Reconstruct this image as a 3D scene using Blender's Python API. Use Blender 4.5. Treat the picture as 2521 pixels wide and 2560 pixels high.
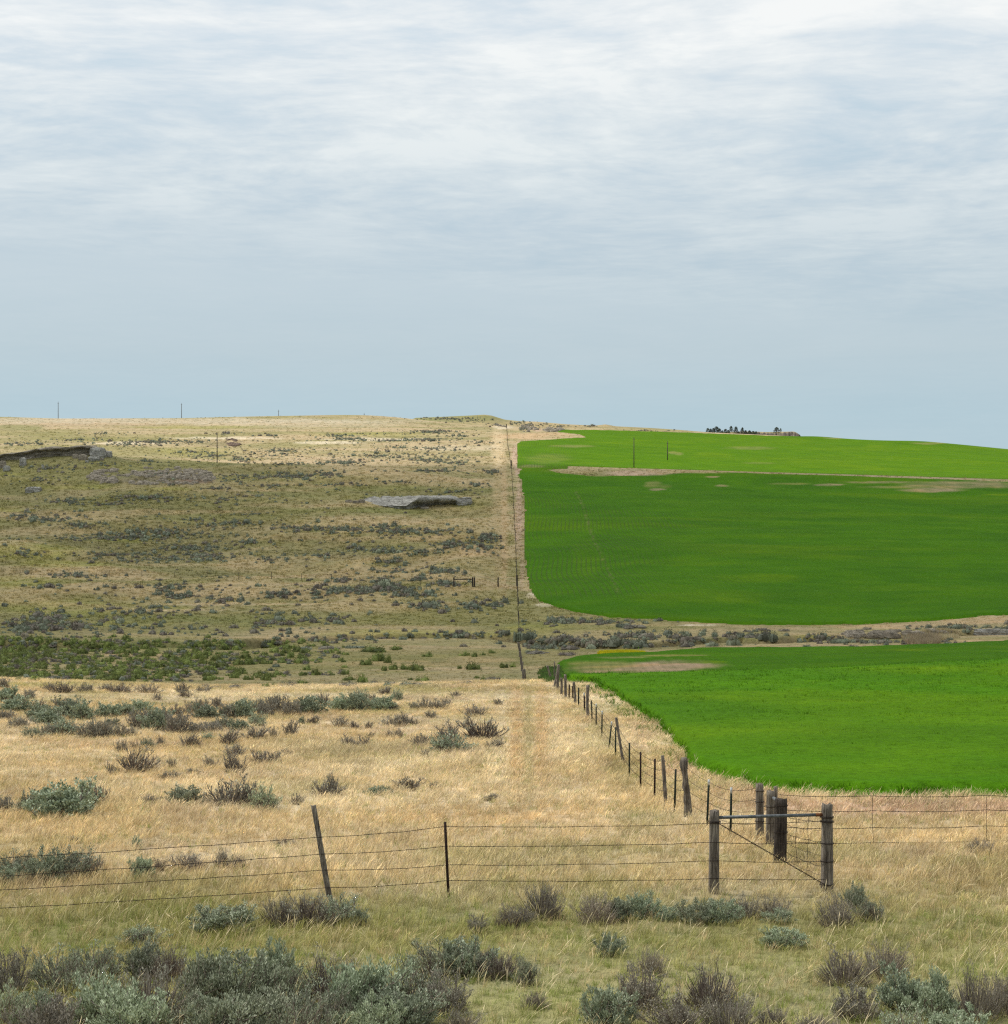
import bpy, math, random
import numpy as np
from mathutils import Vector, Matrix, Euler

sc = bpy.context.scene
for o in list(bpy.data.objects):
    bpy.data.objects.remove(o)
C = sc.collection
R = np.random.RandomState(7)
rnd = random.Random(11)

# ------------------------------------------------------------------ camera
F = 4500.0; CX = 1260.5; HY = 1450.0; H0 = 5.56; W = 2521.0
cd = bpy.data.cameras.new('camera'); cam = bpy.data.objects.new('camera', cd); C.objects.link(cam)
cam.location = (0, 0, H0); cam.rotation_euler = (math.radians(90), 0, 0)
cd.sensor_fit = 'HORIZONTAL'; cd.sensor_width = 36; cd.lens = 36 * F / W
cd.shift_y = (HY - 1280.0) / W; cd.clip_start = 0.5; cd.clip_end = 12000
sc.camera = cam

# ------------------------------------------------------------------ light
SUN = Vector((-0.62, 0.28, 0)).normalized() * math.cos(math.radians(56)) + Vector((0, 0, math.sin(math.radians(56))))
w = bpy.data.worlds.new('World'); sc.world = w; w.use_nodes = True
nt = w.node_tree; nt.nodes.clear()
def N(nt, t, **kw):
    n = nt.nodes.new(t)
    for k, v in kw.items():
        if k == 'inp':
            for a, b in v.items(): n.inputs[a].default_value = b
        else: setattr(n, k, v)
    return n
def L(nt, a, b): nt.links.new(a, b)
def ramp(nt, fac, stops, interp='LINEAR'):
    r = nt.nodes.new('ShaderNodeValToRGB'); r.color_ramp.interpolation = interp
    while len(r.color_ramp.elements) < len(stops): r.color_ramp.elements.new(0.5)
    for e, (p, c) in zip(r.color_ramp.elements, stops):
        e.position = p; e.color = (c if len(c) == 4 else (*c, 1)) if not isinstance(c, (int, float)) else (c, c, c, 1)
    L(nt, fac, r.inputs[0]); return r.outputs[0]
def math_(nt, op, a, b=None, clamp=False):
    n = nt.nodes.new('ShaderNodeMath'); n.operation = op; n.use_clamp = clamp
    for i, v in enumerate((a, b)):
        if v is None: continue
        if isinstance(v, (int, float)): n.inputs[i].default_value = v
        else: L(nt, v, n.inputs[i])
    return n.outputs[0]
def mixc(nt, f, a, b, bt='MIX'):
    n = nt.nodes.new('ShaderNodeMix'); n.data_type = 'RGBA'; n.blend_type = bt
    if isinstance(f, (int, float)): n.inputs[0].default_value = f
    else: L(nt, f, n.inputs[0])
    for i, v in ((6, a), (7, b)):
        if isinstance(v, tuple): n.inputs[i].default_value = v if len(v) == 4 else (*v, 1)
        else: L(nt, v, n.inputs[i])
    return n.outputs[2]
sky = N(nt, 'ShaderNodeTexSky'); sky.sky_type = 'NISHITA'; sky.sun_disc = False
sky.sun_elevation = math.radians(56); sky.sun_rotation = math.atan2(SUN.x, SUN.y)
sky.air_density = 1.0; sky.dust_density = 1.5
bg1 = N(nt, 'ShaderNodeBackground'); bg1.inputs[1].default_value = 0.09
L(nt, sky.outputs[0], bg1.inputs[0])
tc = N(nt, 'ShaderNodeTexCoord')
sep = N(nt, 'ShaderNodeSeparateXYZ'); L(nt, tc.outputs['Generated'], sep.inputs[0])
zc = math_(nt, 'MAXIMUM', sep.outputs[2], 0.015)
# cloud layer seen in perspective: direction divided by height above the horizon
zz = math_(nt, 'ADD', zc, 0.035)
px_ = math_(nt, 'DIVIDE', sep.outputs[0], zz); py_ = math_(nt, 'DIVIDE', sep.outputs[1], zz)
comb = N(nt, 'ShaderNodeCombineXYZ'); L(nt, px_, comb.inputs[0]); L(nt, py_, comb.inputs[1])
warp = N(nt, 'ShaderNodeTexNoise', inp={'Scale': 0.9, 'Detail': 3.0}); L(nt, comb.outputs[0], warp.inputs['Vector'])
wv = N(nt, 'ShaderNodeVectorMath', operation='MULTIPLY_ADD'); L(nt, warp.outputs['Color'], wv.inputs[0])
wv.inputs[1].default_value = (0.5, 0.5, 0); L(nt, comb.outputs[0], wv.inputs[2])
mp = N(nt, 'ShaderNodeMapping'); mp.inputs['Rotation'].default_value = (0, 0, math.radians(14)); mp.inputs['Scale'].default_value = (1.0, 1.3, 1)
L(nt, wv.outputs[0], mp.inputs[0])
n1 = N(nt, 'ShaderNodeTexNoise', inp={'Scale': 1.15, 'Detail': 8.0, 'Roughness': 0.55}); L(nt, mp.outputs[0], n1.inputs['Vector'])
n2 = N(nt, 'ShaderNodeTexNoise', inp={'Scale': 4.5, 'Detail': 8.0, 'Roughness': 0.6}); L(nt, mp.outputs[0], n2.inputs['Vector'])
n3 = N(nt, 'ShaderNodeTexNoise', inp={'Scale': 0.5, 'Detail': 3.0, 'Roughness': 0.5}); L(nt, comb.outputs[0], n3.inputs['Vector'])
cs = math_(nt, 'ADD', math_(nt, 'MULTIPLY', n1.outputs[0], 0.45), math_(nt, 'MULTIPLY', n2.outputs[0], 0.33))
cs = math_(nt, 'ADD', cs, math_(nt, 'MULTIPLY', n3.outputs[0], 0.25))
# contrast of the streaks fades towards the horizon
el = ramp(nt, sep.outputs[2], [(0.11, .25), (0.16, .5), (0.20, .78), (0.25, 1)])
n4 = N(nt, 'ShaderNodeTexNoise', inp={'Scale': 13.0, 'Detail': 5.0, 'Roughness': 0.6}); L(nt, mp.outputs[0], n4.inputs['Vector'])
cs = math_(nt, 'ADD', math_(nt, 'MULTIPLY', cs, 0.84), math_(nt, 'MULTIPLY', n4.outputs[0], 0.16))
edge = math_(nt, 'ADD', math_(nt, 'MULTIPLY', px_, 0.393), 5.15)   # the lower rim of the cloud deck runs slantwise
edge = math_(nt, 'ADD', edge, math_(nt, 'MULTIPLY', math_(nt, 'SUBTRACT', n3.outputs[0], 0.5), 0.9))
deck = ramp(nt, math_(nt, 'SUBTRACT', edge, py_), [(0.0, 0), (0.06, .35), (0.5, .75), (1.0, 1)])
el = ramp(nt, sep.outputs[2], [(0.11, .3), (0.17, .6), (0.23, 1)])
haze_c = ramp(nt, sep.outputs[2], [(0.0, (0.47, 0.61, 0.69)), (0.09, (0.475, 0.62, 0.695)), (0.125, (0.53, 0.64, 0.695)), (0.185, (0.60, 0.695, 0.75)), (0.235, (0.71, 0.79, 0.83)), (0.29, (0.83, 0.885, 0.91)), (0.6, (0.82, 0.87, 0.90))])
streak = ramp(nt, cs, [(0.385, (0.79, 0.87, 0.93)), (0.46, (0.92, 0.945, 0.97)), (0.51, (1.03, 1.02, 1.01)), (0.58, (1.17, 1.125, 1.08))])
fac = math_(nt, 'MULTIPLY', el, deck)
cc = mixc(nt, 1.0, haze_c, mixc(nt, fac, (1, 1, 1), streak), 'MULTIPLY')
faint = ramp(nt, cs, [(0.40, (0.975, 0.985, 0.99)), (0.60, (1.025, 1.015, 1.01))])
cc = mixc(nt, 1.0, cc, faint, 'MULTIPLY')
bg2 = N(nt, 'ShaderNodeBackground'); bg2.inputs[1].default_value = 1.0; L(nt, cc, bg2.inputs[0])
ms = N(nt, 'ShaderNodeMixShader'); ms.inputs[0].default_value = 0.9
L(nt, bg1.outputs[0], ms.inputs[1]); L(nt, bg2.outputs[0], ms.inputs[2])
out = N(nt, 'ShaderNodeOutputWorld'); L(nt, ms.outputs[0], out.inputs[0])

sd = bpy.data.lights.new('sun', 'SUN'); sd.energy = 3.3; sd.angle = math.radians(2.5); sd.color = (1, 0.955, 0.88)
so = bpy.data.objects.new('sun', sd); C.objects.link(so); so.rotation_euler = SUN.to_track_quat('Z', 'Y').to_euler(); so.location = (0, 0, 60)
sc.render.engine = 'CYCLES'
sc.view_settings.view_transform = 'Standard'; sc.view_settings.look = 'None'
sc.view_settings.exposure = 0.0; sc.view_settings.gamma = 1.0; sc.view_settings.use_curve_mapping = False
sc.cycles.use_denoising = False; sc.cycles.pixel_filter_type = 'BLACKMAN_HARRIS'; sc.cycles.filter_width = 1.25; sc.cycles.max_bounces = 5; sc.cycles.diffuse_bounces = 2; sc.cycles.transparent_max_bounces = 8

# ------------------------------------------------------------------ numpy noise
def vnoise(x, y, seed=0):
    xi = np.floor(x).astype(np.int64); yi = np.floor(y).astype(np.int64)
    xf = x - xi; yf = y - yi
    u = xf * xf * (3 - 2 * xf); v = yf * yf * (3 - 2 * yf)
    def h(a, b):
        n = (a * 374761393 + b * 668265263 + seed * 1442695041) & 0xffffffff
        n = ((n ^ (n >> 13)) * 1274126177) & 0xffffffff
        return ((n ^ (n >> 16)) & 0xffff) / 65535.0
    return (h(xi, yi) * (1 - u) + h(xi + 1, yi) * u) * (1 - v) + (h(xi, yi + 1) * (1 - u) + h(xi + 1, yi + 1) * u) * v
def fbm(x, y, seed=0, o=4):
    s = 0; a = 0.5; t = 0
    for i in range(o):
        s = s + a * vnoise(x * 2 ** i + 17.3 * i, y * 2 ** i + 9.1 * i, seed + i); t += a; a *= 0.5
    return s / t * 2 - 1      # -1..1
def sstep(a, b, x):
    t = np.clip((x - a) / (b - a), 0, 1); return t * t * (3 - 2 * t)

# ------------------------------------------------------------------ terrain profile
# each row: depth (m) and the height of the land there, given by bearing; bearings in camera pixels
def rows():
    k = []
    def zr(D, z): k.append((D, [(0, z, 'z')]))
    def yr(D, *p): k.append((D, [(x, y, 'y') for x, y in p]))
    zr(-60, 0.0); zr(18, 0.0); zr(45, 0.02); zr(75, 0.02)
    yr(96, (-300, 1698), (0, 1701), (500, 1722), (900, 1720), (1275, 1708), (1500, 1706), (2000, 1693), (2521, 1668), (2900, 1655))
    k.append((112, [(-300, -1.2, 'z'), (1275, -1.0, 'z'), (1500, -0.82, 'z'), (2000, -.50, 'z'), (2521, 0.1, 'z'), (2900, .3, 'z')]))
    k.append((130, [(-300, -2.4, 'z'), (1275, -2.1, 'z'), (1500, -1.9, 'z'), (2000, -1.6, 'z'), (2521, -1.15, 'z'), (2900, -.9, 'z')]))
    yr(150, (-300, 1695), (0, 1696), (500, 1714), (900, 1711), (1275, 1703), (1500, 1698), (2000, 1680), (2521, 1657), (2900, 1650))
    yr(185, (-300, 1650), (600, 1650), (1275, 1650), (1600, 1640), (2521, 1620), (2900, 1618))
    yr(215, (-300, 1602), (600, 1605), (1275, 1608), (1600, 1600), (2521, 1590), (2900, 1590))
    yr(235, (-300, 1575), (600, 1578), (1275, 1572), (1600, 1560), (2100, 1572), (2521, 1553), (2900, 1548))
    yr(270, (-300, 1515), (600, 1515), (1275, 1512), (1600, 1496), (2100, 1515), (2521, 1500), (2900, 1500))
    yr(310, (-300, 1465), (600, 1466), (1275, 1462), (1600, 1440), (2521, 1445))
    yr(370, (-300, 1400), (600, 1400), (1275, 1378), (1600, 1360), (2521, 1370))
    yr(460, (-300, 1290), (600, 1283), (1275, 1265), (1600, 1264), (2521, 1284))
    yr(540, (-300, 1180), (0, 1176), (300, 1180), (600, 1182), (1275, 1192), (1600, 1200), (2100, 1212), (2521, 1226))
    yr(572, (-300, 1145), (0, 1141), (270, 1134), (330, 1156), (600, 1160), (900, 1168), (1275, 1171), (1400, 1171), (1600, 1172), (2100, 1186), (2521, 1199))
    yr(600, (-300, 1143), (0, 1141), (270, 1140), (600, 1158), (1275, 1156), (1400, 1160), (1600, 1171), (2100, 1186), (2521, 1199))
    yr(660, (-300, 1120), (0, 1120), (600, 1128), (1275, 1122), (1600, 1140), (2100, 1160), (2521, 1176))
    yr(740, (-300, 1090), (0, 1088), (600, 1094), (1275, 1092), (1600, 1108), (2100, 1130), (2521, 1150))
    yr(820, (-300, 1060), (0, 1062), (600, 1062), (1000, 1066), (1275, 1078), (1600, 1086), (2000, 1104), (2521, 1133))
    yr(880, (-300, 1046), (0, 1044), (146, 1049), (454, 1048), (600, 1044), (700, 1042), (850, 1039), (930, 1040), (1000, 1046), (1090, 1057), (1200, 1067),
       (1366, 1074), (1489, 1073), (1625, 1077), (1762, 1083), (2007, 1094), (2061, 1095), (2114, 1101), (2202, 1105), (2308, 1106), (2414, 1116), (2521, 1127), (2700, 1146), (2900, 1168))
    return k
KR = rows()
PXS = np.arange(-3000, 5600, 4.0)
DN = [k[0] for k in KR]; ZN = []
for D, pts in KR:
    xs = [p[0] for p in pts]; vs = [p[1] for p in pts]
    v = np.interp(PXS, xs, vs)
    if pts[0][2] == 'y': v = H0 - (v - HY) * D / F
    ZN.append(v)
DN += [960, 1150, 1600, 4200]; last = ZN[-1]
ZN += [last - 1.2, last - 3, last - 14, last - 60]
ker = np.hanning(31); ker /= ker.sum()
ZN = [np.convolve(np.pad(z, 15, mode='edge'), ker, 'valid') for z in ZN]
DN = np.array(DN, float); ZN = np.array(ZN)
hh = np.diff(DN)[:, None]; dl = np.diff(ZN, axis=0) / hh
MN = np.zeros_like(ZN)
for i in range(1, len(DN) - 1):
    a, b = dl[i - 1], dl[i]; w1 = 2 * hh[i] + hh[i - 1]; w2 = hh[i] + 2 * hh[i - 1]
    ok = (a * b) > 1e-9
    MN[i] = np.where(ok, (w1 + w2) / (w1 / np.where(ok, a, 1) + w2 / np.where(ok, b, 1)), 0)
HX = np.array([980, 1040, 1090, 1130, 1180, 1212, 1230, 1262, 1300, 1340, 1420, 1490, 1515, 1540, 1625, 1700, 1760, 1900]); HYY = np.array([1070, 1047, 1045, 1043, 1040.5, 1038.5, 1041, 1051, 1055, 1056, 1063, 1066, 1063, 1068, 1072, 1077, 1082, 1100])
def ridge(X, Y): return 1 - np.abs(fbm((X + .55 * Y) / 75.0, (Y - .25 * X) / 42.0, 14, 3)) * 1.6
def base_z(X, Y):
    X = np.asarray(X, float); Y = np.asarray(Y, float)
    Ys = np.maximum(Y, 14.0)
    px = np.clip(CX + F * X / Ys, -2990, 5590)
    j = np.clip(np.searchsorted(DN, Y) - 1, 0, len(DN) - 2)
    fx = (px - PXS[0]) / 4.0; ix = fx.astype(int); fx = fx - ix
    g = lambda T, jj: T[jj, ix] * (1 - fx) + T[jj, ix + 1] * fx
    h = DN[j + 1] - DN[j]; t = np.clip((Y - DN[j]) / h, 0, 1)
    z = (2 * t**3 - 3 * t**2 + 1) * g(ZN, j) + (t**3 - 2 * t**2 + t) * h * g(MN, j) + (-2 * t**3 + 3 * t**2) * g(ZN, j + 1) + (t**3 - t**2) * h * g(MN, j + 1)
    # shrubby knoll behind the skyline
    zt = H0 - (np.interp(px, HX, HYY) - HY) * 1060 / F
    z = np.where((px > 985) & (px < 1890), np.maximum(z, z + (zt - z) * np.exp(-((Y - 1060) / 75.0) ** 2)), z)
    # undulation
    near = fbm(X / 5.0, Y / 5.0, 3, 3) * 0.05 * sstep(10, 30, Y) * (1 - sstep(95, 120, Y))
    midw = sstep(225, 300, Y) * (1 - sstep(540, 570, Y))
    left = 1 - sstep(-10, 6, X + Y * 0.0)
    mid = fbm(X / 55.0, Y / 30.0, 5, 3) * (2.3 * left + 0.55) * midw + fbm(X / 14.0, Y / 9.0, 6, 3) * (0.35 * left + .05) * midw
    rg = ridge(X, Y); mid = mid + (rg - .6) * 3.4 * left * midw
    far = fbm(X / 90.0, Y / 45.0, 8, 3) * 1.4 * sstep(590, 650, Y) * (1 - sstep(780, 860, Y)) * (0.4 + 0.6 * left)
    val = fbm(X / 12.0, Y / 8.0, 9, 3) * 0.25 * sstep(125, 150, Y) * (1 - sstep(235, 280, Y)) * left
    return z + near + mid + far + val
# creek bed cut into the valley floor
def ray_hit(px, py, zf, dmin=16, dmax=1300):
    D = np.exp(np.linspace(math.log(dmin), math.log(dmax), 1600))
    X = (px - CX) / F * D; z = zf(X, D); y = HY - (z - H0) * F / D
    k = np.argmax(y <= py)
    if y[k] > py: k = int(np.argmin(y))
    if k == 0: return X[0], D[0]
    t = (y[k - 1] - py) / max(1e-6, y[k - 1] - y[k]); d = D[k - 1] + (D[k] - D[k - 1]) * min(1, max(0, t))
    return (px - CX) / F * d, d
CREEK_PX = [(-500, 1598), (0, 1606), (120, 1612), (220, 1618), (380, 1612), (560, 1618), (680, 1600), (860, 1592), (1000, 1588), (1160, 1588), (1290, 1592), (1420, 1608), (1560, 1616), (1700, 1606), (1820, 1598), (1930, 1604), (2020, 1592), (2200, 1592), (2360, 1582), (2521, 1578), (3000, 1570)]
creek = np.array([ray_hit(a, b, base_z) for a, b in CREEK_PX])
def creek_dist(X, Y):
    d = np.full(np.shape(X), 1e9); side = np.zeros(np.shape(X))
    for (x0, y0), (x1, y1) in zip(creek[:-1], creek[1:]):
        ex, ey = x1 - x0, y1 - y0; l2 = ex * ex + ey * ey
        t = np.clip(((X - x0) * ex + (Y - y0) * ey) / l2, 0, 1)
        qx, qy = X - (x0 + t * ex), Y - (y0 + t * ey); dd = np.hypot(qx, qy)
        sg = np.where(ex * qy - ey * qx > 0, 1, -1)
        m = dd < d; d = np.where(m, dd, d); side = np.where(m, sg, side)
    return d, side
def tz(X, Y):
    X = np.asarray(X, float); Y = np.asarray(Y, float); z = base_z(X, Y)
    m = (Y > 150) & (Y < 300)
    if np.any(m):
        Xm = np.where(m, X, 0); Ym = np.where(m, Y, 190)
        d, s = creek_dist(Xm, Ym); wob = fbm(Xm / 6, Ym / 6, 21, 3) * 1.2
        sd_ = d * s + wob        # + is the far side
        cut = np.where(sd_ > 0, 1 - sstep(1.2, 3.0, sd_), 1 - sstep(1.5, 5.0, -sd_))
        z = np.where(m, z - 1.5 * cut, z)
    return z
def hit(px, py, **k):
    X, D = ray_hit(px, py, tz, **k); return float(X), float(D)
def ground(x, y): return float(tz(np.array([x]), np.array([y]))[0])
def proj(X, Y, Z):
    Ys = np.maximum(Y, 12.0); return CX + F * X / Ys, HY - (Z - H0) * F / Ys

# fast look-up table for many hits at once
TD = np.exp(np.linspace(math.log(17), math.log(1250), 1500)); TPX = np.arange(-1100, 3500, 6.0)
tx, td = np.meshgrid((TPX - CX) / F, TD, indexing='ij')
TYP = HY - (tz(tx * td, td) - H0) * F / td
TMIN = np.minimum.accumulate(TYP, axis=1)
def hits(px, py, jitter=True):
    ix = np.clip(np.round((px - TPX[0]) / 6).astype(int), 0, len(TPX) - 1)
    k = np.array([np.searchsorted(-TMIN[i], -y) for i, y in zip(ix, py)]); k = np.clip(k, 1, len(TD) - 1)
    a = TMIN[ix, k - 1]; b = TMIN[ix, k]; t = np.clip((a - py) / np.maximum(1e-6, a - b), 0, 1)
    ok = TMIN[ix, -1] < py
    D = TD[k - 1] + (TD[k] - TD[k - 1]) * t
    return (px - CX) / F * D, D, ok
def visible(X, Y, tol=3):
    px, py = proj(X, Y, tz(X, Y)); ix = np.clip(np.round((px - TPX[0]) / 6).astype(int), 0, len(TPX) - 1)
    k = np.clip(np.searchsorted(TD, Y) - 1, 0, len(TD) - 1)
    return (py <= TMIN[ix, k] + tol) & (px > -1050) & (px < W + 900) & (py < 2700)

# ------------------------------------------------------------------ field outlines
NEAR_F = [(1398, 1660), (1441, 1647), (1509, 1640), (1605, 1638), (1694, 1630), (1762, 1625), (1850, 1625), (2167, 1622), (2343, 1615), (2521, 1607), (3100, 1590), (3300, 1985), (2521, 1993),
          (2357, 1995), (2063, 1991), (1998, 1985), (1942, 1984), (1875, 1971), (1777, 1940), (1732, 1920), (1723, 1893), (1678, 1848), (1652, 1817), (1607, 1777), (1553, 1745), (1491, 1708), (1421, 1704), (1402, 1680)]
MID_F = [(1306, 1168), (1352, 1172), (1400, 1184), (1480, 1192), (1600, 1190), (1700, 1184), (1900, 1181), (2026, 1184), (2238, 1192), (2521, 1201), (3100, 1220), (3100, 1520), (2521, 1538), (2449, 1541), (2343, 1552), (2202, 1559), (2026, 1563), (1850, 1562),
         (1762, 1557), (1625, 1548), (1523, 1543), (1421, 1526), (1352, 1504), (1327, 1473), (1318, 1432), (1311, 1381), (1313, 1330), (1311, 1341), (1314, 1273), (1306, 1205), (1296, 1190)]
UP_F = [(1294, 1112), (1301, 1104), (1380, 1099), (1468, 1094), (1450, 1086), (1400, 1080), (1366, 1075), (1489, 1075.5), (1625, 1079), (1762, 1084), (1900, 1089), (2007, 1092), (2100, 1090), (3100, 1100), (3100, 1215), (2521, 1196), (2238, 1187), (2026, 1180), (1900, 1177), (1694, 1167), (1584, 1168), (1472, 1170), (1400, 1173), (1352, 1174), (1294, 1171)]
def inpoly(px, py, poly):
    c = np.zeros(px.shape, bool); n = len(poly)
    for i in range(n):
        x0, y0 = poly[i]; x1, y1 = poly[(i + 1) % n]
        if y0 == y1: continue
        c ^= ((y0 > py) != (y1 > py)) & (px < (x1 - x0) * (py - y0) / (y1 - y0) + x0)
    return c
def field_of(X, Y, Z):
    px, py = proj(X, Y, Z)
    s = np.clip(Y / 300.0, 0, 1.2)
    j = fbm(X / 1.7, Y / 1.7, 31, 3); j2 = fbm(X / 1.7 + 50, Y / 1.7, 32, 3)
    j += .7 * fbm(X / .45, Y / .45, 33, 2) * (Y < 120); qx = px + j * (24 - 19 * np.minimum(s * 1.5, 1)); qy = py + j2 * (11 - 9 * np.minimum(s * 1.5, 1))
    near = inpoly(qx, qy, NEAR_F) & (Y < 204) & (Y > 42)
    hid = (Y > 90) & (Y < 150) & (px > 1500 + (Y - 90) * 0) & (Y < 204)
    near |= hid & inpoly(px, np.minimum(py, 1700), NEAR_F)
    mid = inpoly(qx, qy, MID_F) & (Y > 212) & ((Y < 564 - 0.004 * np.clip(px - 1700, 0, 900)) | (px < 1390) & (Y < 585))
    up = inpoly(qx, qy, UP_F) & (Y > 560) & (Y < 905)
    # land dips between the terrace and the upper field: still one or the other
    up = up & ((Y > 588) | (px < 1420)); up |= (Y > 588) & (Y < 640) & (px > 1480) & (py > 1160) & (py < 1215) & ~mid
    return near, mid, up

# ------------------------------------------------------------------ ground colour (what grows or lies there, with some shading painted in)
STRAW = np.array((.54, .42, .255)); PALE = np.array((.63, .535, .39)); ORNG = np.array((.50, .345, .195)); OLIVE = np.array((.225, .21, .07))
GREEN = np.array((.18, .19, .06)); YGRN = np.array((.27, .265, .05)); TAN = np.array((.37, .285, .15)); SOIL = np.array((.30, .20, .125)); DARK = np.array((.10, .085, .05)); PINK = np.array((.46, .325, .235)); STONE = np.array((.42, .37, .29)); BROWN = np.array((.13, .11, .055))
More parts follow.
